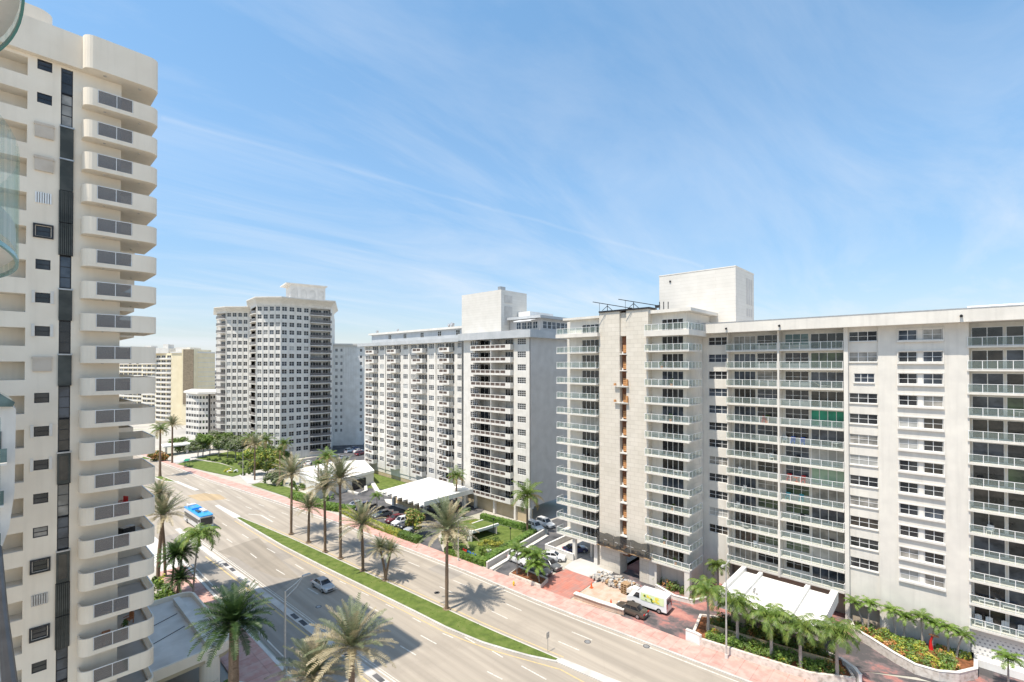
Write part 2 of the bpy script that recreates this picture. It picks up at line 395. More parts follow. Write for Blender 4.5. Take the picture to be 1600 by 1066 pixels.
ORD=['top','second','third','fourth','fifth','sixth','seventh','eighth','ninth','tenth','eleventh','twelfth','thirteenth','fourteenth','fifteenth']
# ================================================================ BUILDING A (long cream slab block, right)
def railing_set(key,L,dp,left=True,right=True,zr=1.05,n=None,glass='rail_glass',slab='warm_white_paint',th=.2,front=True,post=.06):
    """balcony slab 0..L by 0..dp (d<0 is outward from origin at outer edge 0)"""
    if key in WM: return WM[key]
    s=MB();s.box(0,L,0,dp,-th,0,slab)
    r=MB();g=MB();n=n or max(2,round(L/1.25))
    r.box(.03,L-.03,.03,.10,zr-.05,zr,'white_metal');r.box(.10,L-.10,.045,.085,.06,.10,'white_metal')
    for i in range(n+1):
        x=.03+(L-.06-post)*i/n;r.box(x,x+post,.033,.033+post,0.002,zr-.055,'white_metal')
    for i in range(n):
        a=.03+(L-.06-post)*i/n+post+.01;b=.03+(L-.06-post)*(i+1)/n-.01;g.box(a,b,.058,.07,.1,zr-.06,glass)
    for flag,x in ((left,.03),(right,L-.10)):
        if flag:
            r.box(x,x+.07,.105,dp-.03,zr-.05,zr,'white_metal');k=max(1,round(dp/1.3))
            for i in range(1,k+1):
                y=.06+(dp-.16)*i/k;r.box(x+.005,x+.065,y,y+.05,0.002,zr-.055,'white_metal')
            g.box(x+.028,x+.04,.11,dp-.08,.1,zr-.06,glass)
    WM[key]=((key,s),[('railing',((key,'r'),r)),('glass_panel',((key,'g'),g))])
    return WM[key]
A=thing('apartment_building','long cream slab block of glass railed balconies with tall stair tower, filling the right','building',(77.7,20,0))
def alocal(o): o.parent=A;o.matrix_parent_inverse=Matrix.Translation((-77.7,-20,0))
PA=Parts(A)
rA=random.Random(3)
FL=2.75
SL=[37.2-FL*k for k in range(13)]       # slab tops of the balconies, top to bottom
f1=Fr(77.7,29.0,rad(-90));U=lambda Y:29.0-Y
w=MB()
WD=.15
# strip one (left of the big bays), bays, strip two, blank wall, right bay
uM1a,uM1b,uM2b,uS2a,uS2b,uB=3.25,10.45,18.35,18.75,22.1,30.55;uEnd=45.5
top=40.0
# strip one wall
holes=[]
for k in range(-1,12):
    z=SL[0]-FL*(k) if k>=0 else SL[0]+FL
    z0=SL[0]-FL*k
    holes.append((.05,3.1,z0+.95,z0+2.25))
holes=[h for h in holes if h[3]<top and h[2]>2.5]
for h in holes:
    if h[2]<39: PA.window(f1,.05,.95,h[2],3.05,1.3,3,2,pick(rA,(4,2,4,3,1,0)))
hz=[(a,b,c,e) for a,b,c,e in holes]
wall_holes(w,f1,-1.5,uM1a,0,top,hz,.8,.2,'warm_white_paint')
w.poly([f1(uM1a,.8,0),f1(uM1a,2.0,0),f1(uM1a,2.0,top),f1(uM1a,.8,top)],'warm_white_paint')
# big bays back wall
def bay(u0,u1,parts,back,zb,zt,fr,slabs,wallm='warm_white_paint',over={}):
    hs=[]
    for z in slabs:
        for (a,b,kind,nx) in parts:
            if kind=='door': hs.append((a,b,z+.02,z+2.3))
            else: hs.append((a,b,z+.7,z+2.35))
    wall_holes(w,fr,u0,u1,zb,zt,hs,back,.15,wallm)
    for kk,z in enumerate(slabs):
        for (a,b,kind,nx) in parts:
            pm=over.get((kind,kk)) or pick(rA,(5,3,4,2.2,1,1.6))
            if kind=='door': PA.window(fr,a,back+.06,z+.02,b-a,2.28,nx,0,pm,'sliding_door',.06)
            else: PA.window(fr,a,back+.06,z+.7,b-a,1.65,nx,2,pm)
low=SL[-1]
bay(uM1a,uM1b,[(uM1a+.4,uM1a+3.6,'door',4),(uM1a+3.8,uM1b-.2,'window',3)],1.9,low-.2,top,f1,SL)
bay(uM1b,uS2a,[(uM1b+.45,uM1b+3.5,'window',3),(uM1b+3.75,uM2b-.08,'door',4)],1.9,low-.2,top,f1,SL,over={('door',4):PG,('door',7):PGL,('window',0):MATS['pane_teal']})
# pillar + end fins
w.box(uM1b-.12,uM1b+.12,-.06,1.9,low-.3,top,'warm_white_paint',f1)
w.box(uM2b+.06,uS2a+.15,-.1,2.0,0,top,'warm_white_paint',f1)
w.box(uM1a-.12,uM1a+.02,.22,1.9,low-.2,top,'warm_white_paint',f1)
for k,z in enumerate(SL):
    for (a,b,s) in ((uM1a-.25,uM1b-.13,'left'),(uM1b+.13,uM2b,'right')):
        main,subs=railing_set('bayA%.2f'%(b-a),b-a,1.9,s=='left',s=='right')
        PA.add('balcony',f1,a,0,z,main,subs)
# wall under the bays (recessed lobby)
w.box(uM1a-.2,uS2a,3.2,3.4,0,low-.2,'soffit_tan',f1);w.box(uM1a-.2,uM2b+.05,1.9,3.2,low-.5,low-.2,'warm_white_paint',f1)
# strip two
hs=[]
for k in range(-1,12):
    z=SL[0]-FL*k
    if z+2.3>top: continue
    if k in (2,): hs.append((uS2a+.75,uS2b-.4,z+.95,z+2.15));continue
    hs.append((uS2a+.2,uS2b-.1,z+.95,z+2.25))
wall_holes(w,f1,uS2a+.15,uS2b,3.0,top,hs,.35,.2,'warm_white_paint')
w.box(uS2a+.15,uS2b,1.2,1.4,0,3.0,'soffit_tan',f1)
for h in hs:
    PA.window(f1,h[0],.45,h[2],h[1]-h[0],h[3]-h[2],3,2,pick(rA,(4,2,4,3,2,0)))
    w.box(h[0]-.08,h[1]+.02,.2,.348,h[2]-.14,h[2]-.02,'white_paint',f1)
# blank wall with paired windows
uW0,uW1=24.15,28.35
hs=[];ks=range(-1,12)
for k in ks:
    z=SL[0]-FL*k
    if z+2.25>top-.02: z0=None
    hs.append((uW0,uW1,z+.9,z+2.2))
hs=[h for h in hs if h[3]<top-.1]
wall_holes(w,f1,uS2b,uB,0,top,hs,WD,.3,'warm_white_paint')
w.box(uS2b-.01,uS2b+.02,WD+.01,2,0,top,'warm_white_paint',f1)
for i,h in enumerate(hs):
    w.box(uW0+1.85,uW1-1.85,WD+.12,WD+.3,h[2],h[3],'white_paint',f1)
    for a in (uW0+.02,uW1-1.83): PA.window(f1,a,WD+.15,h[2],1.8,1.3,2,2,pick(rA,(4,3,3,3,1,0)))
    if i>0 or True:
        w.box(uW0-.12,uW1+.12,WD-.28,WD-.002,h[2]-.26,h[2]-.02,'white_paint',f1)
        w.box(uW0-.12,uW1+.12,WD-.12,WD-.002,h[3]+.02,h[3]+.16,'white_paint',f1)
        w.box(uW0-.12,uW0-.02,WD-.12,WD-.002,h[2],h[3],'white_paint',f1);w.box(uW1+.02,uW1+.12,WD-.12,WD-.002,h[2],h[3],'white_paint',f1)
# right bay
bay(uB,uB+7.6,[(uB+.35,uB+3.05,'door',2),(uB+3.25,uB+6.1,'door',2)],1.9,low-.2,top,f1,SL)
w.box(uB-.02,uB+.1,WD+.01,1.9,3.2,top,'warm_white_paint',f1)
w.box(uB+7.6,uEnd,WD,WD+2,0,top,'warm_white_paint',f1)
for k,z in enumerate(SL):
    main,subs=railing_set('bayR',7.55,1.9,True,False,n=6);PA.add('balcony',f1,uB-.08,-.02,z,main,subs)
bb=MB();bb.box(uB+.1,uEnd,.9,1.1,.9,low-.9,'breeze_block',f1);bb.box(uB+.1,uEnd,.5,1.2,low-.9,low-.2,'warm_white_paint',f1)
bb.box(uB+.3,uEnd,-.5,.9,0,.85,'roof_white',f1)
o=obj('breeze_block_screen',bb);alocal(o)
# main body, roof, parapet
w.box(-1.5,uEnd-.02,3.41,16,0,top-.02,'warm_white_paint',f1)
o=obj('wall',w);alocal(o);
rf=MB();rf.box(-1.4,uEnd,-1.5,16.2,top+.002,41.6,'warm_white_paint',f1);rf.box(-1.2,uEnd,-1.3,15.8,41.6,41.62,'roof_membrane',f1)
for a in (-.6,) : rf.box(-1.4,uEnd,-1.53,-1.5,41.5,41.62,'steel',f1)
o=obj('roof',rf);alocal(o)
for px,py in ((1135,513),(1218,508.5),(1502,493)):
    sp=MB();p=PX(px,py,76.15);sp.tube((p[0],p[1],p[2]),(p[0]-.25,p[1],p[2]-.1),.13,.16,'dark_metal');o=obj('roof_drain_spout',sp);alocal(o)
# ---- wing with stair tower
f2=Fr(69.8,53.4,rad(-90))
w=MB()
uL0,uL1,uS0,uS1,uR0,uR1=0.0,8.5,8.8,17.9,17.55,24.75
slotA,slotB=12.75,14.0
def slabs_open(): pass
zst=44.0
# stair tower walls with slot
w.box(uS0,slotA,.7,3.0,0,zst,'stair_block',f2);w.box(slotB,uS1,.7,3.0,4.6,zst,'stair_block',f2)
w.box(uS1-1.6,uS1,.7,2.99,0,4.6,'stair_block',f2)
w.box(slotA,slotB,1.6,2.98,3,zst-.1,'rust_brown',f2)
w.box(slotA,slotB,1.0,1.6,zst-4.2,zst-.3,'stair_block',f2)
w.box(uS0-.02,uS1+.3,.5,3.2,zst,zst+.25,'dark_metal',f2)
tmpA=[]
for k in range(13):
    z=SL[k]-.3;bd=MB();sb=MB()
    for j in range(4): bd.box(slotA+.35,slotB-.12,1.2+.02*j,1.3+.02*j,z+.15+.32*j,z+.42+.32*j,'orange_board',f2)
    sb.box(slotA,slotB+.15,.60,1.55,z-.22,z-.05,'concrete_light',f2)
    sb.box(slotA+.1,slotA+.3,1.35,1.5,z-.05,z+.3,'white_plastic',f2)
    tmpA+=[('timber_infill',bd),('landing',sb)]
for k in (2,3):
    z=SL[k]-.1;hang=MB();tmpA.append(('work_bracket',hang));hang.box(slotA-.9,slotB+.5,.25,.6,z-.25,z-.1,'concrete_light',f2);hang.box(slotB+.1,slotB+.4,.3,.6,z-.1,z+1.0,'orange_board',f2);hang.box(slotA-.9,slotA-.6,.3,.6,z-.1,z+.3,'orange_board',f2)
# left bay
sL=[z for z in SL]
def bay2(u0,u1,parts,back,slabs):
    hs=[]
    for z in slabs:
        for (a,b,nx) in parts: hs.append((a,b,z+.02,z+2.3))
    wall_holes(w,f2,u0,u1,slabs[-1]-.2,43.2,hs,back,.15,'warm_white_paint')
    for z in slabs:
        for (a,b,nx) in parts: PA.window(f2,a,back+.05,z+.02,b-a,2.28,nx,0,pick(rA,(6,4,3,1,1,.3)),'sliding_door',.06)
SLp=[39.95]+SL
bay2(3.1,uS0,[(4.3,7.9,4)],2.0,SLp)
w.box(1.7,3.1,2.0,3.5,SL[-1]-.2,43.2,'white_paint',f2)
# deeper wall with windows seen past the pier
hs=[(.1,1.5,z+.9,z+2.2) for z in SLp]
wall_holes(w,f2,-.6,1.7,SL[-1]-.2,43.2,hs,4.2,.2,'warm_white_paint')
for h in hs: PA.window(f2,h[0],4.3,h[2],1.4,1.3,3,3,pick(rA))
w.box(-.6,uS0,4.6,16,SL[-1]-.2,43.2,'warm_white_paint',f2)
for k,z in enumerate(SL):
    main,subs=railing_set('wingL',8.55,1.99,True,True,n=5);PA.add('balcony',f2,uL0,0,z,main,subs)
    if k in (5,7): pass
# right bay: wraps round the corner
bay2(uS1,23.6,[(19.6,23.1,4)],2.0,SLp)
for k,z in enumerate(SL):
    main,subs=railing_set('wingR',7.25,5.2,True,True,n=6);PA.add('balcony',f2,uR0,0,z,main,subs)
# side return facing the camera
f3=Fr(71.8,29.9,0)
hs=[(3.1,5.2,z+.95,z+2.2) for z in SLp]
wall_holes(w,f3,0,6.6,0,43.2,hs,0,.2,'warm_white_paint')
for h in hs: PA.window(f3,h[0],.1,h[2],2.1,1.25,2,2,pick(rA))
w.box(uS1+.01,23.45,2.45,16,0,43.2,'warm_white_paint',f2)
# fins of the left bay ends / base columns
w.box(7.3,8.0,1.2,1.9,0,SL[-1]-.2,'concrete_light',f2);w.box(3.3,3.9,.4,1.0,0,SL[-1]-.2,'concrete_light',f2);w.box(5.2,5.7,3.2,3.7,0,SL[-1]-.2,'concrete_light',f2)
w.box(-.6,uS0,1.98,16,SL[-1]-.5,SL[-1]-.2,'warm_white_paint',f2)
w.box(-.6,24.0,15,16,0,SL[-1]-.5,'soffit_tan',f2)
# corner column and open bay under the right balconies
w.box(23.95,24.75,.05,.85,0,SL[-1]-.2,'warm_white_paint',f2)
w.box(17.9,19.2,.75,2.4,0,SL[-1]-.2,'warm_white_paint',f2)
o=obj('stair_wing_wall',w);alocal(o)
for n_,mb_ in tmpA: o=obj(n_,mb_);alocal(o)
# heavy terrace slabs at penthouse level and roofs
trl=MB();trl.box(-.1,uS0+.1,-.1,16,39.95-.05,40.55,'warm_white_paint',f2);o=obj('terrace_slab',trl);alocal(o);tr=MB()
tr.box(uR0,uR1+.1,-.1,9,39.95-.45,40.35,'warm_white_paint',f2);tr.box(uR1-2.0,uR1+.1,9,12,39.5,40.35,'warm_white_paint',f2)
trl=MB();trl.box(.6,uS0,1.2,16,43.2,43.6,'warm_white_paint',f2);o=obj('upper_roof',trl);alocal(o);trl=tr;tr=MB();tr.box(uS1,uR1,.9,13,43.2,43.7,'warm_white_paint',f2);tr.box(uS1+.1,uR1-.1,1,12.9,43.7,43.72,'roof_membrane',f2)
o=obj('terrace_slab',trl);alocal(o);o=obj('upper_roof',tr);alocal(o)
main,subs=railing_set('terL',8.6,2.0,True,True,n=6);PA.add('terrace_railing',f2,0,0,40.57,(('terL','x'),subs[0][1][1]),[subs[1]])
main,subs=railing_set('terR',7.25,6.0,True,True,n=6);PA.add('terrace_railing',f2,uR0,0,40.37,(('terR','x'),subs[0][1][1]),[subs[1]])
# penthouse lift box
q=PX(1149.4,416.3,82);q2=PX(1030,431,82)
bx=MB();bx.box(82,82+9.8,q[1],q2[1],41.3,q[2],'penthouse_block')
bx.box(82-.05,82+9.85,q[1]-.05,q2[1]+.05,q[2],q[2]+.15,'white_paint')
for a,b,c,e in ((5.6,6.3,3,7.5),(6.8,7.5,3,7.5),(8,8.7,3,7.5),(5.6,6.3,.9,2.3),(6.8,7.5,.9,2.3),(8,8.7,.9,2.3)):
    bx.box(82+a,82+b,q[1]-.03,q[1]-.003,q[2]-8.7+c,q[2]-8.7+e,'gray_paint')
p=PX(1047,440,81.9);bx.box(81.85,81.99,p[1]-.15,p[1]+.15,p[2]-.15,p[2]+.15,'dark_metal')
for px in (1030.5,1037,1044): p=PX(px,477,79);bx.tube((79,p[1],41.6),(79,p[1],p[2]+.6),.08,.08,'dark_metal')
o=obj('rooftop_lift_housing',bx);alocal(o)
p=PX(1511,470,84);bx=MB();bx.box(84,90,-14,p[1],41.62,p[2]-.7,'roof_white');o=obj('rooftop_plant_room',bx);alocal(o)
# swing stage outriggers on the stair tower roof
for px,lab in ((949,'left'),(990,'right')):
    p=PX(px,480,70.4);t=thing('roof_outrigger','black steel davit arm on the cream stair tower roof, the %s of the two'%lab,'rooftop rig',(70.4,p[1],zst+.25),group='davit arms on the stair tower roof')
    m=MB();m.tube((-1.6,1.9,1.5),(2.0,-3.2,.35),.06,.06,'dark_metal',6);m.box(1.7,2.3,-3.5,-2.9,0,.4,'dark_metal');obj('beam',m,t)
    m=MB();m.tube((0,0,0),(0,0,1.1),.06,.06,'dark_metal',6);m.tube((-.5,.7,0),(0,0,.8),.05,.05,'dark_metal',6);m.tube((.5,-.7,0),(0,0,.8),.05,.05,'dark_metal',6);obj('stand',m,t)
    m=MB();m.tube((-.9,1.0,1.28),(-.9,1.0,-.9),.03,.03,'dark_metal',5);obj('hoist_cable',m,t)
# suspended scaffold with black mesh near the base
t=thing('suspended_scaffold','scaffold platform wrapped in torn black mesh hanging at the foot of the stair tower','scaffold',(69.9,40,4.4))
m=MB();m.box(-.6,.55,-5.3,4.4,.0,.12,'pallet_wood');obj('platform',m,t)
m=MB()
for i in range(14):
    y0=-5.3+9.7*i/14;y1=-5.3+9.7*(i+1)/14;a=.12*math.sin(i*1.9);b=.12*math.sin((i+1)*1.9)
    m.poly([(-.62+a,y0,.1),(-.62+b,y1,.1),(-.62-b,y1,2.3+b*1.5),(-.62-a,y0,2.3+a*1.5)],'mesh_dark')
obj('mesh_screen',m,t)
m=MB()
for y in (-5.2,-2.0,1.2,4.3):
    m.tube((-.58,y,.1),(-.58,y,2.4),.04,.04,'steel',6)
m.tube((-.58,-5.2,1.2),(-.58,4.3,1.2),.035,.035,'steel',6);obj('guard_frame',m,t)
for i in range(26):
    pass
m=MB()
for i in range(30):
    y=R_.uniform(-5.2,4.2);m.box(-.5+R_.uniform(0,.6),-.2+R_.uniform(0,.5),y,y+R_.uniform(.2,.7),.13,.13+R_.uniform(.15,.5),R_.choice(['rubble','dark_metal','concrete_light']))
obj('stacked_material',m,t)
# recess walls under the scaffold
PA.flush()
for o in list(A.children): o.matrix_parent_inverse=Matrix.Translation((-77.7,-20,0))
# ---- porte cochere of building A
t=thing('entrance_canopy','wide flat white canopy on brown stone piers in front of the bay balconies','canopy',(70,17,0))
m=MB();m.box(-6.6,4.6,-5.2,5.3,4.5,4.62,'roof_white');m.box(-6.7,5.2,-6.0,-5.2,3.7,5.15,'roof_white');m.box(-6.7,5.2,5.3,5.9,3.8,5.1,'roof_white')
m.box(-6.6,4.9,-2.9,-2.35,4.621,5.05,'roof_white');m.box(-6.6,4.9,3.0,3.5,4.621,5.05,'roof_white');m.box(-7.0,-6.71,-5.9,5.8,3.8,5.0,'roof_white')
obj('roof',m,t)
m=MB();m.box(-1.8,-1.2,-4.2,-2.8,0,4.48,'brown_stone');m.box(-1.8,-1.2,3.2,5.2,0,4.48,'brown_stone');m.box(-5,-4.4,-4,-3.3,0,4.48,'brown_stone');m.box(-5,-4.4,2.5,4.2,0,4.48,'brown_stone');obj('stone_pier',m,t)
m=MB();m.box(-1.2,-.6,2.4,2.6,4.63,4.9,'steel');m.box(-2.2,-1.9,1.8,2.0,4.63,4.85,'steel');m.box(-1.9,-1.6,2.2,2.5,4.63,4.85,'steel');obj('roof_vent',m,t)
# ================================================================ BUILDING B (white mid-rise, shaded side painted gray)
B=thing('apartment_building','white mid-rise block with small balconies and a broad windowless side wall, greyed for shade','building',(82,95,0))
def blocal(o): o.parent=B;o.matrix_parent_inverse=Matrix.Translation((-82,-95,0))
PB=Parts(B);rB=random.Random(11)
FB=2.9
XL=82.0;XR=79.0
gR=Fr(XR,89.6,rad(-90));gL=Fr(XL,142.0,rad(-90))
SB=[36.0-FB*k for k in range(12)]       # floor level of each storey; storey 0 is the shaded top one
SB=[38.65-FB*k for k in range(13)]
uu=lambda px,X,Y0:Y0-PX(px,570,X)[1]
w=MB();zb=SB[-1]-.1
# right section: window, double balcony bay, window
a0,a1=uu(735,XR,89.6),uu(747,XR,89.6);b0,b1=uu(749.5,XR+1.6,89.6),uu(802.5,XR,89.6);c0,c1=uu(808.5,XR,89.6),uu(821.5,XR,89.6);uE=uu(828.5,XR,89.6)
hs=[(a0,a1,z+.85,z+2.2) for z in SB]+[(b0,b1,z+.0,z+2.75) for z in SB]+[(c0,c1,z+.85,z+2.25) for z in SB]
wall_holes(w,gR,0,uE,zb,41.0,hs,0,.18,'white_paint')
for k,z in enumerate(SB):
    PB.window(gR,a0,.08,z+.85,a1-a0,1.35,4,3,pick(rB,(6,3,1,1,.3,0)),ft=.055);PB.window(gR,c0,.08,z+.85,c1-c0,1.4,4,3,pick(rB,(6,3,1,1,.3,0)),ft=.055)
back=1.7;mid=(b0+b1)/2
hs=[]
for z in SB: hs+=[(b0+.1,mid-.3,z+.02,z+2.3),(mid+2.2,b1-.1,z+.02,z+2.3)]
wall_holes(w,gR,b0,b1,zb,41,hs,back,.12,'warm_white_paint')
for z in SB:
    PB.window(gR,b0+.1,back+.05,z+.02,mid-.4-b0,2.28,4,0,pick(rB),'sliding_door',.06);PB.window(gR,mid+2.2,back+.05,z+.02,b1-mid-2.3,2.28,5,0,pick(rB),'sliding_door',.06)
w.box(mid-.1,mid+.1,.1,back,zb,41,'white_paint',gR)
def parapet_balcony(key,L,dp,n,gaps,hh=1.0,x0=0):
    if key in WM: return WM[key]
    s=MB();s.box(0,L,0,dp,-.25,0,'white_paint')
    s.box(0,L,.0,.12,0.002,.22,'white_paint');s.box(0,L,.0,.12,hh-.14,hh,'white_paint')
    s.box(0,.3,.001,.119,.22,hh-.14,'white_paint');s.box(L*gaps,L,.001,.119,.22,hh-.14,'white_paint')
    s.box(L-.12,L,.121,dp,0.002,hh,'white_paint');s.box(0,.12,.121,dp,0.002,hh,'white_paint')
    wg=(L*gaps-.3)/n
    for i in range(1,n): s.box(.3+wg*i-.1,.3+wg*i+.1,.003,.117,.22,hh-.14,'white_paint')
    g=MB();g.box(.3,L*gaps,.05,.07,.2,hh-.12,'rail_brown')
    WM[key]=((key,s),[('rail_panel',((key,'g'),g))]);return WM[key]
for z in SB:
    main,subs=parapet_balcony('bB',b1-b0+.5,1.6+1.0,7,.88);PB.add('balcony',gR,b0-.6,-1.0,z,main,subs)
w.box(mid-.08,mid+.08,-.95,.1,SB[-1]-.2,SB[0]+2.2,'white_paint',gR)
# side wall facing the camera; its shade is put in as gray paint
f4=Fr(XR,89.6-uE,0)
w.box(0,17,-.02,.2,zb,41,'gray_paint',f4)

# base of the right section
w.box(.4,1.0,.1,1.2,0,zb,'white_paint',gR)
for a in (b0-.2,(b0+b1)/2,b1+.2,uE-.5): w.box(a-.2,a+.35,.05,.9,0,zb,'white_paint',gR)
w.box(0,uE-.1,.7,.9,0,zb-.4,'garage_tan',gR);w.box(0,uE,.04,1.2,zb-.45,zb,'white_paint',gR)
w.box(0.02,uE-.21,1.9,16.9,zb-.1,40.99,'white_paint',gR)
# left section
cols=[]  # (kind, px left, px right)
for (wl,wr,dl,dr,vl,vr) in ((571,578,582,591,593.5,600),(604.5,612,615.5,626,630,637),(642,651,654,667.5,670,678),(683,694,696,710,714.5,721)):
    cols+=[('w',wl,wr),('d',dl,dr),('w',vl,vr)]
uLn=uu(721.5,XL,142.0)
hs=[];zb2=2.3
for kind,l,r in cols:
    a,b=uu(l,XL,142.0),uu(r,XL,142.0)
    for z in SB:
        hs.append((a,b,z+.85,z+2.25) if kind=='w' else (a,b,z+.02,z+2.3))
wall_holes(w,gL,-.3,uLn,zb2,41,hs,0,.15,'white_paint')
for kind,l,r in cols:
    a,b=uu(l,XL,142.0),uu(r,XL,142.0)
    for z in SB:
        pm=pick(rB,(5,3,2,3,1,0))
        if kind=='w': PB.window(gL,a,.06,z+.85,b-a,1.4,3 if b-a<2.2 else 3,3,pm,ft=.07)
        else: PB.window(gL,a,.07,z+.02,b-a,2.28,3,0,pm,'sliding_door',.08)
for (bl,br) in ((571.5,584.5),(604.5,619),(644.5,660.5),(686,702.5)):
    a,b=uu(bl,XL-1.3,142.0),uu(br,XL-1.3,142.0)
    for z in SB:
        main,subs=parapet_balcony('bL%.1f'%(b-a),b-a,1.5,2,.8);PB.add('balcony',gL,a,-1.5,z,main,subs)
for (pl) in (602,640,680.5):
    a=uu(pl,XL,142.0);w.box(a-.35,a+.35,-.25,0,zb2,41,'white_paint',gL)
w.box(-.3,uLn,.3,16,0,41,'white_paint',gL);w.box(-.3,uLn,.18,.29,zb2-1.2,zb2-.05,'white_paint',gL)
w.box(-.3,uLn,.25,.299,0,zb2-.1,'garage_tan',gL)
o=obj('wall',w);blocal(o)
rf=MB()
rf.box(-2.6,uLn+.1,-1.4,16,41.0,42.0,'cool_gray_fascia',gL)
rf.box(-.8,uE+1.1,-1.3,18,41.0,42.7,'cool_gray_fascia',gR)
rf.box(-1.5,uLn,3.3,14,42.02,44.9,'cool_gray_fascia',gL);rf.box(-2.4,uLn,2.6,15,44.92,45.5,'white_paint',gL)
o=obj('roof',rf);blocal(o)
hs=[]
for l in (607,630.5,657,684,712.5):
    p=PX(l,522,XL+3.3);PB.window(gL,142.0-p[1],3.24,43.2,1.7,1.4,2,2,P[1])
# penthouse tower and upper terrace room
q=PX(783,452.5,80.2);q2=PX(721.5,461,80.2);qs=PY(823,460,q[1])
bx=MB();bx.box(80.2,qs[0],q[1],q2[1],42.71,q[2],'penthouse_block')
for a,b,c,e in ((1.2,3.8,-3.0,-1.2),(1.2,3.8,-8.3,-3.8)):
    bx.box(80.2+a,80.2+b,q[1]-.1,q[1]-.003,q[2]+c,q[2]+e,'concrete')
bx.box(80.3,82,q[1]+.3,q[1]+1.2,q[2]+.001,q[2]+.8,'steel')
o=obj('rooftop_lift_housing',bx);blocal(o)
p=PX(775,503,83);pe=PX(858,495,83)
bx=MB();bx.box(83,97,q[1]-9.5,q[1]-.12,42.71,45.6,'gray_paint');bx.box(82,98,q[1]-10.5,q[1]-.1,45.6,46.2,'cool_gray_fascia')
bx.box(86,95,q[1]-4,q[1]-.2,46.21,47.8,'roof_white');o=obj('penthouse_room',bx);blocal(o)
f5=Fr(83,q[1]-9.5,0)
for i in range(6): PB.window(f5,1.0+1.7*i,-.06,43.3,1.5,1.7,1,2,P[2])
f6=Fr(83,q[1]-.2,rad(-90))
for i in range(4): PB.window(f6,2.2+1.7*i,-.06,43.3,1.4,1.6,2,2,P[2])
aw=MB();aw.poly([(80.2,q[1]-9.3,45.0),(80.2,q[1]-4,45.0),(83,q[1]-4,45.5),(83,q[1]-9.3,45.5)],'awning_white');aw.box(80.15,80.2,q[1]-9.3,q[1]-4,44.8,45.0,'awning_white')
o=obj('awning',aw);blocal(o)
for px,r_ in ((589,.5),(621,.35),(701,.5),(706,.7)):
    p=PX(px,515,88);bx=MB();bx.tube((88,p[1],45.5),(88,p[1],46.1),.15,.15,'steel');bx.tube((87.9,p[1],46.1),(88.2,p[1]-.3,46.3+r_),r_,r_*.8,'steel',10)
    o=obj('roof_fan',bx);blocal(o)
PB.flush()
for o in list(B.children): o.matrix_parent_inverse=Matrix.Translation((-82,-95,0))
# zigzag-edged white entrance canopy of B
t=thing('entrance_canopy','white folded-plate canopy with a zigzag edge before the white mid-rise block','canopy',(72,94,0))
m=MB()
# folded roof: ridges run across X, low at the street side
nz=8;xa,xb=-9.6,6.0
for i in range(nz):
    y0=-8.8+17.2*i/nz;y1=-8.8+17.2*(i+.5)/nz;y2=-8.8+17.2*(i+1)/nz
    for (ya,yb,ha,hb) in ((y0,y1,0,.28),(y1,y2,.28,0)):
        za=4.2;m.poly([(xa+(0 if ha==0 else .7),ya,za+ha),(xa+(0 if hb==0 else .7),yb,za+hb),(xb,yb,4.95+.1*hb),(xb,ya,4.95+.1*ha)],'roof_white')
        m.poly([(xa+(0 if ha==0 else .7),ya,za+ha-.3),(xb,ya,4.7),(xb,yb,4.7),(xa+(0 if hb==0 else .7),yb,za+hb-.3)],'roof_white')
m.box(xa+1,xb,-9.1,-8.7,3.9,4.95,'roof_white')
obj('roof',m,t)
for (x,y) in ((-5.2,9.3-1.5),(-3.6,-2.6),(4,-8),(4,6)):
    m=MB();m.box(x-.35,x+.35,y-.35,y+.35,0,4.35,'white_paint');obj('column',m,t)
def fixkids(root):
    mi=Matrix.Translation(-Vector(root.location))
    for o in root.children:
        if o.matrix_parent_inverse==Matrix.Identity(4): o.matrix_parent_inverse=mi
# ================================================================ TOWER T (cream tower, left edge)
T=thing('apartment_tower','tall cream tower at the left edge with stacked rounded balconies and a dark window strip','building',(7,53.4,0))
PT=Parts(T);rT=random.Random(5)
fT=Fr(0,53.4,0)
Z0=57.97;DZ=2.674
RT=[Z0-DZ*k for k in range(21)]
w=MB();hs=[]
for k,z in enumerate(RT):
    hs.append((1.86,2.72,z+.72,z+1.52));hs.append((-3.5,1.33,z-.1,z+1.35))
    hs.append((3.24,3.96,z-.62,z+1.95) if k>0 else (3.24,3.96,z-.62,z+1.7))
hs=[h for h in hs if h[2]>.5]
wall_holes(w,fT,-14,7.1,0,59.6,[h for h in hs if h[0]!=3.24]+[(3.24,3.96,2,59.4)],0,.14,'cream_paint')
w.box(-13.9,7.08,1.9,27,0,59.6,'cream_paint',fT)
w.poly([fT(7.1,0,0),fT(7.1,27,0),fT(7.1,27,59.6),fT(7.1,0,59.6)],'cream_paint')
w.box(-3.6,1.40,.15,1.88,0,59.5,'cream_paint',fT) if False else None
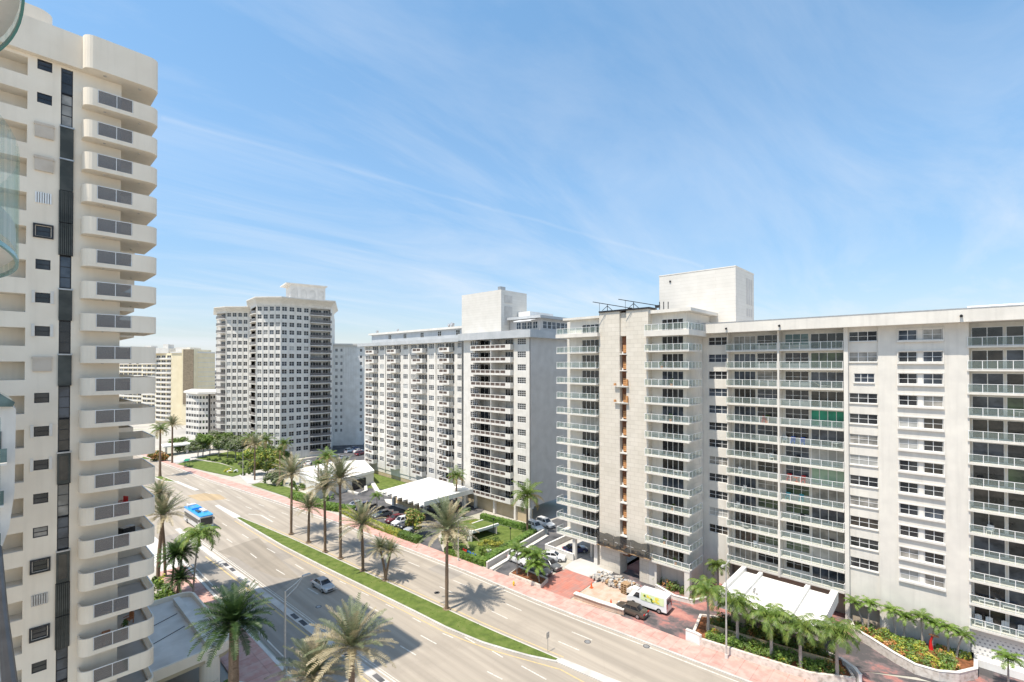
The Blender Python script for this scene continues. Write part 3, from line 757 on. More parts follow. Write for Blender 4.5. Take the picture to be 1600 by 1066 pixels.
# loggia recess backs
for k,z in enumerate(RT):
    if z-.1<.5: continue
    w.poly([fT(-3.5,1.5,z-.1),fT(1.33,1.5,z-.1),fT(1.33,1.5,z+1.35),fT(-3.5,1.5,z+1.35)],'cream_paint')
    w.poly([fT(1.33,.14,z-.1),fT(1.33,1.5,z-.1),fT(1.33,1.5,z+1.35),fT(1.33,.14,z+1.35)],'cream_paint')
    w.poly([fT(-3.5,.14,z+1.35),fT(1.33,.14,z+1.35),fT(1.33,1.5,z+1.35),fT(-3.5,1.5,z+1.35)],'cream_paint')
    w.poly([fT(-3.5,.14,z-.1),fT(1.33,.14,z-.1),fT(1.33,1.5,z-.1),fT(-3.5,1.5,z-.1)],'concrete_light')
SH={2:'b',3:'b',4:'s',9:'b',8:'f',5:'d',7:'f',11:'f',12:'f',14:'p',15:'d',16:'s2',17:'d'}
for k,z in enumerate(RT):
    if z<1: continue
    st=SH.get(k,'n')
    if st=='b':
        m=MB();m.box(0,1.08,-.16,.1,-.1,.88,'shutter_beige');m.box(-.05,1.13,-.2,.1,.88,1.08,'shutter_beige')
        PT.add('roll_shutter',fT,1.75,0,z+.68,('shb',m),[])
    elif st in('s','s2'):
        m=MB()
        for i in range(7): m.box(.14*i,.14*i+.1,-.08,.06,0,.86,'white_metal' if st=='s' else 'steel')
        PT.add('storm_shutter',fT,1.8,0,z+.68,('sh'+st,m),[])
    else:
        PT.window(fT,1.86,.02,z+.72,.86,.8,1,2,P[0] if st!='p' else P[3],ft=.06,fm='dark_metal')
        if st=='f':
            m=MB();m.box(-.2,-.02,-.1,.02,-.05,.95,'white_paint');m.box(.88,1.06,-.1,.02,-.05,.95,'white_paint');PT.add('side_shutter',fT,1.86,0,z+.72,('shf',m),[])
        if st=='d':
            m=MB();m.box(-.16,1.02,-.12,0,-.16,-.04,'dark_metal');m.box(-.16,1.02,-.12,0,.84,.96,'dark_metal');m.box(-.16,-.04,-.119,-.001,-.04,.84,'dark_metal');m.box(.9,1.02,-.119,-.001,-.04,.84,'dark_metal');PT.add('shutter_frame',fT,1.86,0,z+.72,('shd',m),[])
ST={2:'m',3:'m',4:'c',5:'c',7:'m',9:'m',12:'o',15:'o',16:'c',17:'c'}
for k,z in enumerate(RT):
    if z<2.5: continue
    st=ST.get(k,'g')
    if st=='c':
        m=MB()
        for i in range(7): m.box(-.06+.12*i,-.06+.12*i+.08,-.18-.05*(i%2),-.02,.02,2.62,'shutter_dark')
        m.box(-.07,.8,-.1,-.01,0.0,2.64,'dark_metal');PT.add('storm_shutter',fT,3.24,0,z-.62,('stc',m),[])
    elif st in('m','o'):
        m=MB();m.box(-.03,.78,-.14,.0,.0,2.5,'shutter_dark');m.box(-.06,.82,-.2,-.001,2.5,2.62,'steel')
        if st=='o': m.box(.1,.6,-.16,-.141,.3,2.3,'pane_brown' if 'pane_brown' in M else 'dark_metal')
        PT.add('screened_window',fT,3.24,0,z-.62,('st'+st,m),[])
    else:
        PT.window(fT,3.24,.03,z-.62,.72,2.62,1,3,(P[0],P[3],P[2],P[1])[k%4],ft=.06,fm='dark_metal')
# recess behind the dark strip
w.poly([fT(3.24,.2,2),fT(3.96,.2,2),fT(3.96,.2,59.4),fT(3.24,.2,59.4)],'dark_metal')
o=obj('wall',w,T)
def arc(cx,cy,r,a0,a1,n=6): return [(cx+r*math.cos(rad(a0+(a1-a0)*i/n)),cy+r*math.sin(rad(a0+(a1-a0)*i/n))) for i in range(n+1)]
def rounded_outline(x0,x1,y0,yl,yr,r=.75):
    # front edge at y0, returns to yl on the left and yr on the right
    return [(x0,yl)]+arc(x0+r,y0+r,r,180,270)+arc(x1-r,y0+r,r,270,360)+[(x1,yr)]
def tower_balcony():
    s=MB();g=MB();r=MB()
    x0,x1,y0=4.5,9.56,52.0
    out=rounded_outline(x0,x1,y0,53.4,58.1)
    s.prism(out+[(7.12,58.1),(7.12,53.38)],-1.44,-1.26,'cream_paint','concrete')
    left=[(x0+.06,53.39)]+arc(x0+.75,y0+.75,.69,180,270)+[(5.37,y0+.06)]
    s.wallpath(left,.12,-1.258,0,'cream_paint')
    rr=[(7.72,y0+.06)]+arc(x1-.75,y0+.75,.69,270,360)+[(x1-.06,53.2)]
    s.wallpath(rr,.12,-1.258,0,'cream_paint')
    s.box(5.371,7.719,y0,y0+.12,-1.258,-1.1,'cream_paint');s.box(x1-.12,x1,53.2,58.1,-1.257,-1.05,'cream_paint')
    s.box(7.13,x1,58.0,58.12,-1.255,0,'cream_paint')
    r.box(5.38,7.71,y0+.02,y0+.1,-.05,0,'white_metal')
    for x in (5.39,6.6,7.66): r.box(x,x+.04,y0+.03,y0+.09,-1.09,-.052,'white_metal')
    r.box(x1-.1,x1-.02,53.22,57.99,-.05,.0,'white_metal')
    for i in range(11): y=53.4+.43*i;r.box(x1-.09,x1-.04,y,y+.12,-1.04,-.052,'cream_paint')
    g.box(5.43,6.6,y0+.05,y0+.065,-1.08,-.06,'rail_glass_smoke');g.box(6.64,7.66,y0+.05,y0+.065,-1.08,-.06,'rail_glass_smoke')
    for (x,y) in ((5.9,52.7),(8.3,53.0),(8.3,56.5)): s.tube((x,y,-1.5),(x,y,-1.442),.09,.09,'concrete',10)
    return s,r,g
bs,br_,bg=tower_balcony()
ms,mr,mg=bs.mesh('balcony'),br_.mesh('railing'),bg.mesh('glass_panel')
for k,z in enumerate(RT):
    if z<3: continue
    o=link('balcony',ms,T,(0,0,z));link('railing',mr,o);link('glass_panel',mg,o)
# rear stack of side balconies
s=MB();s.prism([(7.12,62),(9.4,62),(9.4,82),(7.12,82)],-1.44,-1.26,'cream_paint');s.box(9.28,9.4,62,82,-1.258,0,'cream_paint');s.box(7.13,9.279,62,62.12,-1.258,0,'cream_paint')
mb2=s.mesh('balcony')
for k,z in enumerate(RT):
    if z>3: link('balcony',mb2,T,(0,0,z))
rf=MB()
rf.prism([(-14,52.9),(4.5,52.9)]+rounded_outline(4.5,9.56,52.0,52.9,82)[1:]+[(-14,82)],59.61,62.35,'cream_paint','roof_membrane')
rf.prism([(-14,54.5),(1.8,54.5)]+arc(1.8,55.5,1.0,270,360)+[(2.8,75),(-14,75)],62.36,64.2,'cream_paint','roof_membrane')
for (x,y) in ((5.9,52.7),(8.3,53.0),(8.3,56.5)): rf.tube((x,y,59.55),(x,y,59.612),.12,.12,'concrete',10)
o=obj('roof',rf,T)
PT.flush();fixkids(T)
for o in T.children: o.matrix_parent_inverse=Matrix.Translation(-Vector(T.location))
# canopy at the foot of the tower
t=thing('entrance_canopy','stained flat canopy with rounded parapet at the foot of the cream tower','canopy',(12,64,0))
m=MB();outl=[(-5,-7.2)]+arc(4.1,-5.2,1.4,270,360)+arc(4.1,8.8,1.4,0,90)+[(-5,10.2)]
m.prism(outl,4.1,4.6,'cream_paint','roof_membrane');m.prism([(x*.99,y*.99) for x,y in outl],3.7,4.09,'garage_tan')
m.wallpath([(x*.985,y*.985) for x,y in outl],.25,4.602,5.15,'cream_paint');m.box(3.2,3.9,-5.5,9.0,4.603,5.2,'concrete_light')
for a,b in (((-4,-2),(2.8,1.5)),((-4,2),(2.9,5.5))):
    m.tube((a[0],a[1],4.603),(b[0],b[1],4.603),.06,.06,'dark_metal',4)
obj('roof',m,t)
m=MB();m.tube((3.4,-5.9,0),(3.4,-5.9,1.6),.95,.95,'cream_paint',20);m.tube((3.4,-5.9,1.65),(3.4,-5.9,4.08),.95,.95,'cream_paint',20);m.tube((3.4,-5.9,1.6),(3.4,-5.9,1.65),.9,.9,'dark_metal',20);obj('column',m,t)
m=MB();m.tube((3.4,7.8,0),(3.4,7.8,4.08),.9,.9,'cream_paint',20);obj('column',m,t)
t=thing('garden_wall','low curved cream wall beside the round canopy column','wall',(16,56.5,0))
m=MB();m.wallpath([(0,-.3),(.9,-.2),(1.6,-.8),(2.2,-2),(2.6,-4),(2.7,-7)],.25,0,1.1,'cream_paint');obj('wall_run',m,t);m=MB();m.wallpath([(0,-.3),(.9,-.2),(1.6,-.8),(2.2,-2),(2.6,-4),(2.7,-7)],.36,1.102,1.2,'white_paint');obj('coping',m,t)
# ================================================================ own building edge (near left)
OB=thing('curved_balcony_stack','curved balcony edges with green tinted glass, cut by the left edge of the picture','building',(-1.2,9,30))
def ell(cx,cy,rx,ry,n=40,a0=0,a1=360): return [(cx+rx*math.cos(rad(a0+(a1-a0)*i/n)),cy+ry*math.sin(rad(a0+(a1-a0)*i/n))) for i in range(n+(1 if a1-a0<360 else 0))]
s=MB();g=MB();r=MB()
def ring(zs,zt,rx=1.33): 
    s.prism(ell(0,0,rx,3.0),zs,zt,'white_paint')
    s.prism(ell(0,0,rx*.8,2.6),zs-.02,zs-.001,'concrete_light')
ring(6.45,6.75);ring(9.95,10.25,1.36)
glist=[]
for (rx_,ry_,z0_,z1_) in ((1.345,3.02,6.35,7.7),(1.375,3.04,9.85,11.3),(1.20,2.9,2.95,4.3)):
    gg=MB();gg.wallpath(ell(0,0,rx_,ry_,30,-80,80),.03,z0_,z1_,'rail_glass_teal');gg.wallpath(ell(0,0,rx_,ry_,30,-80,80),.03,z0_-.05,z0_-.001,'glass_edge');glist.append(gg)
s.prism(ell(0,0,1.18,2.85),2.75,2.94,'white_paint')
q0=PY(1,856,6.2);q1=PY(10,960,4.6);q2=PY(24,1066,3.6);q3=PY(34,1120,3.2)
r.chain([(q[0]+1.18,q[1]-9,q[2]-30) for q in (q0,q1,q2,q3)],[.03]*4,'dark_metal',10)
r.chain([(q[0]+1.14,q[1]-9,q[2]-30.12) for q in (q0,q1,q2,q3)],[.04]*4,'steel',10)
s.box(-6,-1.4,-1.2,9,-30,16,'white_paint')
obj('slab',s,OB,smooth=False);[obj('glass_screen',gg,OB) for gg in glist];obj('handrail',r,OB)
t=thing('balcony_bay','narrow pale bay with small glass balconies at the left edge, before the cream tower','building',(-1,47,18))
def prof(pts,y0,y1,mat,mb):
    n=len(pts);mb.poly([(x,y0,z) for x,z in pts],mat);mb.poly([(x,y1,z) for x,z in pts][::-1],mat)
    for i in range(n): a,b=pts[i],pts[(i+1)%n];mb.poly([(a[0],y0,a[1]),(b[0],y0,b[1]),(b[0],y1,b[1]),(a[0],y1,a[1])],mat)
m=MB();prof([(-4,14.6),(1.62,14.2),(1.75,14.0),(1.72,8.5),(1.5,6.2),(.7,3.2),(-.6,0),(-4,-4)],-1,2,'white_paint',m);obj('wall',m,t)
m=MB();prof([(-4,15.6),(.6,15.5),(1.7,14.5),(1.6,14.21),(-4,14.61)],-1.3,2,'pane_teal',m);obj('roof',m,t)
for i in range(4):
    z=10.6-2.72*i;s=MB();s.box(-.9,1.35-.12*i,-1.9,-1.0,z-.15,z,'white_paint');b=obj('balcony',s,t)
    g=MB();g.box(-.9,1.35-.12*i,-1.88,-1.84,z+.05,z+.95,'pane_teal');obj('glass_panel',g,b);d=MB();d.box(-.6,1.1-.12*i,-1.06,-1.003,z+.02,z+2.0,'pane_blue');obj('sliding_door',d,t)
# ================================================================ TOWER C (faceted white tower, centre left)
CT=thing('apartment_tower','white faceted tower with a flared cornice and an arched rooftop pavilion','building',(70,185,0))
PC=Parts(CT);rC=random.Random(21)
def seg_frame(pa,da,pb,db):
    a=PD(pa,da);b=PD(pb,db);ang=math.atan2(b[1]-a[1],b[0]-a[0]);return Fr(a[0],a[1],ang),math.hypot(b[0]-a[0],b[1]-a[1]),a,b
w=MB();cor=MB()
NS=19;FC=2.9;ZT=57.0;SC=[ZT-2.9-FC*k for k in range(NS)]
segs=[(338,199,353,195.5,'balc',0),(353,195.5,391,196,'win',4.4),(391,196,399,176,'side',0),(391.5,184,400.5,174.5,'balc',0),(400.5,174.5,438.5,174,'win',4),(438.5,174,484,181,'win4',4),(484,181,517,186,'bal2',0)]
outer=[]
for (pa,da,pb,db,kind,n) in segs:
    fr,L,a,b=seg_frame(pa,da,pb,db)
    if kind=='side': continue
    if kind in('win','win4'):
        hs=[];n4=5 if n==4.4 else 4;pit=L/(n if n==4.4 else 4)
        for k,z in enumerate(SC):
            for i in range(n4):
                a_=pit*i+pit*.16;b_=min(L-.1,pit*i+pit*.84)
                if b_-a_<.6: continue
                hs.append((a_,b_,z+.75,z+2.4))
                PC.window(fr,a_,.12,z+.75,b_-a_,1.65,2,2,pick(rC,(8,3,2,1.2,1.2,0)),ft=.06)
        wall_holes(w,fr,0,L,0,ZT,hs,0,.2,'white_paint')
        for i in range(n4+1):
            x=min(L-.12,pit*i);w.box(x-.1,x+.12,-.16,-.002,0,ZT,'white_paint',fr)
        for k in (0,):
            for i in range(n4):
                a_=pit*i+pit*.2;b_=min(L-.1,pit*i+pit*.8);mid=(a_+b_)/2;r_=(b_-a_)/2
                if b_-a_<.6: continue
    else:
        hs=[];dep=1.6
        for z in SC: hs.append((.25,L-.25,z,z+2.55))
        wall_holes(w,fr,0,L,0,ZT,hs,0,.12,'white_paint')
        nb=1 if kind=='balc' else 2
        wall_holes(w,fr,0,L,0,ZT,[(.6,L-.6,z+.02,z+2.2) for z in SC] if nb==1 else [(.5,L*.6,z+.02,z+2.2) for z in SC]+[(L*.68,L-.6,z+.02,z+2.2) for z in SC],dep,.1,'white_paint')
        for z in SC:
            if nb==1: PC.window(fr,.6,dep+.05,z+.02,L-1.2,2.18,3,0,P[rC.choice((0,0,1,2,3))],'sliding_door',.06)
            else:
                PC.window(fr,.5,dep+.05,z+.02,L*.6-.5,2.18,4,0,P[rC.choice((0,0,1,1,4))],'sliding_door',.06)
                PC.window(fr,L*.68,dep+.05,z+.02,L*.32-.6,2.18,2,0,P[rC.choice((0,1,1))],'sliding_door',.06)
        key='cb%.1f'%L
        if key not in WM:
            s=MB();r=MB()
            if nb==1: pl=[(0,1.5)]+[(L*.5-(L*.5)*math.cos(math.pi*i/10),-1.0*math.sin(math.pi*i/10)) for i in range(11)]+[(L,1.5)]
            else: pl=[(0,1.5),(0,-.9),(L,-.9),(L+.4,1.5)]
            s.prism(pl,-.28,0,'white_paint')
            r.wallpath(pl[1:-1],.06,1.0,1.06,'dark_metal')
            for i in range(1,len(pl)-1): r.box(pl[i][0]-.03,pl[i][0]+.03,pl[i][1],pl[i][1]+.06,0,1.0,'dark_metal')
            r2=MB();r2.wallpath(pl[1:-1],.03,.08,.98,'rail_glass_smoke');WM[key]=((key,s),[('railing',((key,'r'),r)),('rail_panel',((key,'q'),r2))])
        for z in SC: PC.add('balcony',fr,0,0,z,WM[key][0],WM[key][1])
# solid core behind the facets
def P2(px,d): return PD(px,d)
core=[P2(339,203),P2(391,200),P2(400,183),P2(438,180),P2(484,187),P2(516,192),P2(523,230),P2(370,240)]
w.prism(core,0,ZT-.1,'white_paint')
fr,L,a,b=seg_frame(391,197,392,186)
w.poly([(*P2(391,196),0),(*P2(392.5,184),0),(*P2(392.5,184),ZT),(*P2(391,196),ZT)],'white_paint')
w.poly([(*P2(517,186),0),(*P2(522,215),0),(*P2(522,215),ZT),(*P2(517,186),ZT)],'white_paint')
obj('wall',w,CT)
# flared cornice
def cornice(mb,lo,hi,z0,z1,n=4):
    for j in range(n):
        t0,t1=j/n,(j+1)/n;e0,e1=t0**2,t1**2
        for i in range(len(lo)-1):
            def q(k,e,z): return (lo[k][0]+(hi[k][0]-lo[k][0])*e,lo[k][1]+(hi[k][1]-lo[k][1])*e,z)
            mb.poly([q(i,e0,z0+(z1-z0)*t0),q(i+1,e0,z0+(z1-z0)*t0),q(i+1,e1,z0+(z1-z0)*t1),q(i,e1,z0+(z1-z0)*t1)],'white_paint')
loA=[P2(342,215),P2(338,199),P2(353,195.4),P2(391,195.9)];hiA=[P2(333,222),P2(333.5,196),P2(351,192.5),P2(394,192)]
loB=[P2(392,205),P2(391.6,184),P2(400.5,174.4),P2(438.5,173.9),P2(484,180.9),P2(517,185.9),P2(521,215)]
hiB=[P2(386,205),P2(384.5,181.5),P2(398,171.5),P2(439.5,171),P2(486,178),P2(524,183),P2(528,215)]
cornice(cor,loA,hiA,ZT-.6,ZT+1.5);cornice(cor,loB,hiB,ZT-.1,ZT+2.4)
cor.prism(hiA+[P2(391,240)],ZT+1.5,ZT+1.8,'white_paint','roof_membrane');cor.prism(hiB+[P2(505,240),P2(392,240)],ZT+2.4,ZT+2.75,'white_paint','roof_membrane')
obj('cornice',cor,CT)
# arched pavilion
fr,L,a,b=seg_frame(453,190,508,198);fs,Ls,_,_=seg_frame(449.5,204,453.4,190.3)
pv=MB();pv2=MB();zb_,zt_=ZT+2.76,ZT+10.2
def archwall(fr_,L_,n):
    pit=L_/n
    for i in range(n):
        c=pit*(i+.5);r_=pit*.33
        pv.box(pit*i,c-r_,0,.5,zb_,zt_,'white_paint',fr_);pv.box(c+r_,pit*(i+1),0,.5,zb_,zt_,'white_paint',fr_)
        za=zb_+5.0
        for j in range(8):
            a0,a1=math.pi*j/8,math.pi*(j+1)/8
            pv.poly([fr_(c-r_*math.cos(a0),.0,za+r_*math.sin(a0)),fr_(c-r_*math.cos(a1),.0,za+r_*math.sin(a1)),fr_(c-r_*math.cos(a1),.0,zt_),fr_(c-r_*math.cos(a0),.0,zt_)],'white_paint')
        pv2.box(c-r_+.01,c+r_-.01,.15,.48,zb_,za+r_,'concrete_light',fr_)
archwall(fr,L,4)
archwall(fs,Ls,3)
pv.box(.3,L-.3,.6,10,zb_,zt_-.1,'white_paint',fr)
pv.poly([fr(L,0,zb_),fr(L,10,zb_),fr(L,10,zt_),fr(L,0,zt_)],'white_paint')
e=.7;zz=zt_
pv.prism([fr(-e-1,-e,0)[:2],fr(L+e,-e,0)[:2],fr(L+e,11,0)[:2],fr(-e-1,12,0)[:2]],zz+.3,zz+.7,'white_paint','roof_membrane')
pv.prism([fr(-e*.5,-e*.5,0)[:2],fr(L+e*.5,-e*.5,0)[:2],fr(L+e*.5,10.5,0)[:2],fr(-e*.5,11,0)[:2]],zz,zz+.3,'white_paint')
o=obj('pavilion',pv,CT);obj('arch_infill',pv2,o)
# lower rear wing
fw,Lw,_,_=seg_frame(516,205,568,208)
ZW=43.4;w=MB();hs=[]
SWg=[ZW-3.6-FC*k for k in range(13)]
for z in SWg:
    for (l,r_) in ((516.5,520.5),(523.5,527.5),(531.5,535),(562,566)):
        a_=(l-516)/52*Lw;b_=(r_-516)/52*Lw;hs.append((a_,b_,z+.85,z+2.25));PC.window(fw,a_,.12,z+.85,b_-a_,1.4,2,1,P[rC.choice((0,0,1,3))],ft=.1)
wall_holes(w,fw,0,Lw,0,ZW,hs,0,.2,'roof_white');w.box(0,Lw,.21,15,0,ZW-.1,'white_paint',fw)
for i in range(6): x=Lw*(.42+.075*i);w.box(x-.15,x+.15,-.2,-.002,0,ZW-.5,'roof_white',fw)
w.box(-.3,Lw+.3,-.9,15,ZW,ZW+.8,'white_paint',fw)
obj('rear_wing',w,CT)
PC.flush();fixkids(CT)
for o in CT.children: o.matrix_parent_inverse=Matrix.Translation(-Vector(CT.location))
# ================================================================ D yellow block far left, E small white block
D=thing('apartment_building','pale yellow block with a brown stone stripe, seen past the cream tower','building',(68,325,0))
PDd=Parts(D);rD=random.Random(2)
w=MB();ZD=41.8
fa,La,_,_=seg_frame(268,278,285,278);fb,Lb,_,_=seg_frame(284,276,303,276.5);fc,Lc,_,_=seg_frame(303,279,336,287)
w.box(0,La,0,18,0,ZD,'yellow_paint',fa);w.box(0,Lb,0,18,0,ZD+2.3,'yellow_paint',fb);w.box(.9,Lb-.1,-.3,-.003,12,ZD+2.2,'brown_stone',fb);w.box(0,Lc,0,18,0,ZD,'yellow_paint',fc)
for k in range(14):
    z=ZD-2.9-2.8*k;w.box(0,Lc,-.12,-.003,z,z+.35,'white_paint',fc)
# left stepped wings with balconies
for (pa,da,pb,db,n) in ((243,286,268,279,3),(222,306,244,300,3),(186,335,222,322,5)):
    fr,L,_,_=seg_frame(pa,da,pb,db);pit=L/n;hs=[]
    for k in range(14):
        z=ZD-3.4-2.8*k
        for i in range(n): hs.append((pit*i+.8,pit*i+pit-.5,z+.7,z+2.2));PDd.window(fr,pit*i+.8,.1,z+.7,pit-1.3,1.5,2,0,P[rD.choice((0,1,1,3))],ft=.1)
    wall_holes(w,fr,0,L,0,ZD,hs,0,.15,'yellow_paint');w.box(0,L,.3,15,0,ZD-.1,'yellow_paint',fr)
    key='db%.1f'%L
    if key not in WM:
        s=MB();pl=[(0,.0)]+[(L*.5-(L*.5)*math.cos(math.pi*i/8),-1.3*math.sin(math.pi*i/8)-.1) for i in range(9)]+[(L,.0)]
        s.prism(pl,-.3,.75,'white_paint');WM[key]=((key,s),[])
    for k in range(14): PDd.add('balcony',fr,0,0,ZD-3.4-2.8*k,*WM[key])
obj('wall',w,D)
rf=MB()
rf.box(1,La+3,2,12,ZD+.9,ZD+3.5,'white_paint',fa);rf.box(-22,-4,3,14,ZD,ZD+3.2,'white_paint',fa);rf.box(-8,-5,4,9,ZD+3.2,ZD+5.4,'white_paint',fa);rf.box(-19,-15,4,9,ZD+3.2,ZD+4.6,'white_paint',fa)
rf.box(-.1,Lc,-.4,15,ZD+.002,ZD+.9,'white_paint',fc);rf.box(-.5,La,-.4,15,ZD+.002,ZD+.9,'white_paint',fa);obj('roof',rf,D)
PDd.flush()
for o in D.children: o.matrix_parent_inverse=Matrix.Translation(-Vector(D.location))
E_=thing('apartment_building','eight-storey white and grey block in front of the pale yellow one','building',(62,248,0))
PE=Parts(E_);rE=random.Random(9);w=MB();ZE=21.9
for (pa,da,pb,db,n,kind) in ((291,219,311,214,5,'w'),(311,214,326,215,3,'b'),(328.5,215.5,346,219,4,'w2')):
    fr,L,_,_=seg_frame(pa,da,pb,db);pit=L/n;hs=[]
    for k in range(7):
        z=ZE-3.2-2.75*k
        for i in range(n):
            hs.append((pit*i+.15,pit*i+pit-.12,z+.75,z+2.2));PE.window(fr,pit*i+.15,.1,z+.75,pit-.27,1.45,1,1,P[rE.choice((0,0,2,3))] if kind!='b' else P[rE.choice((0,2,5))],ft=.09)
    wall_holes(w,fr,0,L,0,ZE,hs,0,.15,'white_paint' if kind!='w2' else 'gray_paint');w.box(0,L,.3,14,0,ZE-.1,'gray_paint',fr)
fr,L,_,_=seg_frame(326,215,328.7,215.5);w.box(0,L,-.2,4,0,ZE,'dark_metal',fr)
obj('wall',w,E_)
rf=MB();q=[PD(287,221),PD(309,210),PD(348,214),PD(350,235),PD(300,240)];rf.prism(q,ZE,ZE+.9,'white_paint','roof_membrane');obj('roof',rf,E_)
PE.flush()
for o in E_.children: o.matrix_parent_inverse=Matrix.Translation(-Vector(E_.location))
t=thing('entrance_canopy','thin white canopy beside the small white block in the distance','canopy',(47,223,0))
m=MB();m.box(-4.5,8,-3,4,3.4,3.9,'roof_white');obj('roof',m,t);m=MB();m.box(-3.8,-3.2,-2.4,-1.8,0,3.4,'lamp_metal');m.box(3,3.6,-2.4,-1.8,0,3.4,'lamp_metal');obj('post',m,t)
# low parking structure with white roof between C and B
t=thing('parking_garage','low garage with a broad white flat roof and a dark vehicle opening','garage',(68,135,0))
m=MB();pg=[G(*p,4) for p in ((492,757),(546,745),(585,735),(569,719),(521,721),(467,733))]
m.prism([(x-68,y-135) for x,y in pg],3.3,4.0,'roof_white');obj('roof',m,t)
m=MB();pgi=[((x-68)*.985,(y-135)*.985) for x,y in pg];m.prism(pgi,0,3.28,'white_paint');obj('wall',m,t)
a=G(546,745,4);b=G(585,735,4);ang=math.atan2(b[1]-a[1],b[0]-a[0]);fg=Fr(a[0]-68,a[1]-135,ang)
m=MB();L=math.hypot(b[0]-a[0],b[1]-a[1]);m.box(.12*L,.62*L,-.3,.5,0,2.6,'dark_metal',fg);obj('vehicle_opening',m,t)
# distant low buildings and tree line
for i,(px,d,wd,h,mat,lab) in enumerate(((555,330,30,14,'white_paint','distant low white building in the gap right of the faceted tower'),(332,420,24,30,'gray_paint','distant hazy grey block behind the pale yellow one'),(205,500,40,9,'yellow_paint','distant flat-roofed tan building low behind the yellow block'))):
    x,y=PD(px,d);t=thing('distant_building',lab,'building',(x,y,0),-YAW)
    m=MB();m.box(-wd/2,wd/2,0,20,0,h,mat);obj('wall',m,t);m=MB();m.box(-wd/2-.5,wd/2+.5,-.5,20,h,h+1,'roof_white');obj('roof',m,t)
    for k in range(int(h/3.2)):
        m=MB();m.box(-wd/2+1,wd/2-1,-.1,-.01,1+3.2*k,2.4+3.2*k,'pane_blue');obj('window_band',m,t)
# ================================================================ GROUND
def lerp(tab,y):
    for i in range(len(tab)-1):
        if tab[i][0]<=y<=tab[i+1][0]:
            t=(y-tab[i][0])/(tab[i+1][0]-tab[i][0]);return tab[i][1]+t*(tab[i+1][1]-tab[i][1])
    return tab[0][1] if y<tab[0][0] else tab[-1][1]
EC=[(-60,59),(8,57),(17,56.1),(30,55.2),(37,54.6),(45,54.1),(60,53.7),(78,52.5),(96,51.2),(127,48.0),(147,45.5),(166,43.0),(181,41.8),(194,40.5),(205,39.6),(214,38.8),(260,33),(420,10)]
EO=[(-60,64),(8,61.7),(17,60.4),(23,59.3),(33,58.9),(41,57.9),(53,57.4),(58,56.8),(69,56.3),(78,55.8),(90,54.8),(127,51.4),(147,48.9),(166,46.4),(181,44.8),(200,42.4),(214,41),(260,36),(420,13)]
WC_=[(-60,23.5),(30,23.0),(98,22.6),(130,21),(180,15),(214,10),(260,3),(420,-25)]
WB=[(-60,32.5),(30,29.8),(45,28.9),(61,28.15),(82,27.4),(102,26.6),(118,25.9)]
def strip(mb,ta,tb,y0,y1,z,mat,step=4,oa=0,ob=0):
    ys=[y0+(y1-y0)*i/max(1,round((y1-y0)/step)) for i in range(max(1,round((y1-y0)/step))+1)]
    for i in range(len(ys)-1):
        a,b=ys[i],ys[i+1]
        mb.poly([(lerp(ta,a)+oa,a,z),(lerp(tb,a)+ob,a,z),(lerp(tb,b)+ob,b,z),(lerp(ta,b)+oa,b,z)],mat)
def kstrip(mb,ta,tb,y0,y1,z0,z1,mat,step=4,oa=0,ob=0):
    n=max(1,round((y1-y0)/step));ys=[y0+(y1-y0)*i/n for i in range(n+1)]
    pa=[(lerp(ta,y)+oa,y) for y in ys];pb=[(lerp(tb,y)+ob,y) for y in ys]
    mb.prism_strip=None
    for i in range(n):
        mb.prism([pa[i],pb[i],pb[i+1],pa[i+1]],z0,z1,mat)
m=MB();m.poly([(-6000,-6000,-.05),(6000,-6000,-.05),(6000,6000,-.05),(-6000,6000,-.05)],'plaza_ground');struct('ground',m)
# the far bay: water beyond the towers on the left
m=MB();strip(m,WC_,EC,-60,420,0,'road_surface');struct('road',m)
m=MB();strip(m,WC_,WB,-60,118,.004,'road_surface_gray',ob=-.6)
m.poly([(27.5,96,.004),(34,99,.004),(35,80,.004),(28.4,76,.004)],'road_surface_gray')
m.poly([(38.3,100,.004),(44.5,125,.004),(47,110,.004),(41.5,92,.004)],'road_surface_gray') if False else None
struct('service_lane',m)
def kerbstrip(mb,ta,tb,y0,y1,z1,mat,oa=0,ob=0,step=4):
    n=max(1,round((y1-y0)/step));ys=[y0+(y1-y0)*i/n for i in range(n+1)]
    ring=[(lerp(ta,y)+oa,y) for y in ys]+[(lerp(tb,y)+ob,y) for y in reversed(ys)]
    for i in range(n):
        a,b=ys[i],ys[i+1];q=[(lerp(ta,a)+oa,a),(lerp(tb,a)+ob,a),(lerp(tb,b)+ob,b),(lerp(ta,b)+oa,b)]
        mb.poly([(x,y,z1) for x,y in q],mat)
        mb.poly([(q[0][0],a,0),(q[3][0],b,0),(q[3][0],b,z1),(q[0][0],a,z1)],mat);mb.poly([(q[1][0],a,-.03),(q[1][0],a,z1),(q[2][0],b,z1),(q[2][0],b,-.03)],mat)
m=MB();kerbstrip(m,EC,EO,-60,420,.13,'pink_walk',oa=.3);struct('sidewalk',m)
m=MB();kerbstrip(m,EC,EC,-60,420,.125,'concrete',oa=0,ob=.298);struct('kerb',m)
m=MB();m.poly([(17.5,-40,.12),(22.3,-40,.12),(22.0,98,.12),(18,98,.12)],'pink_walk');m.box(22.1,22.5,-40,98,0,.122,'concrete_light')
kerbstrip(m,WC_,WC_,98,300,.12,'concrete_light',oa=-4,ob=0);struct('sidewalk',m)
# barrier strip between service lane and carriageway
m=MB();kerbstrip(m,WB,WB,-40,121,.15,'concrete',oa=-.5,ob=.45)
struct('separator_kerb',m)
m=MB()
for y in (46,52,63.5,66,89,92,106):
    x=lerp(WB,y);m.box(x-.3,x+.3,y,y+1.8,.151,.156,'asphalt_dark')
tag(obj('drain_grate',m),kind='structure')
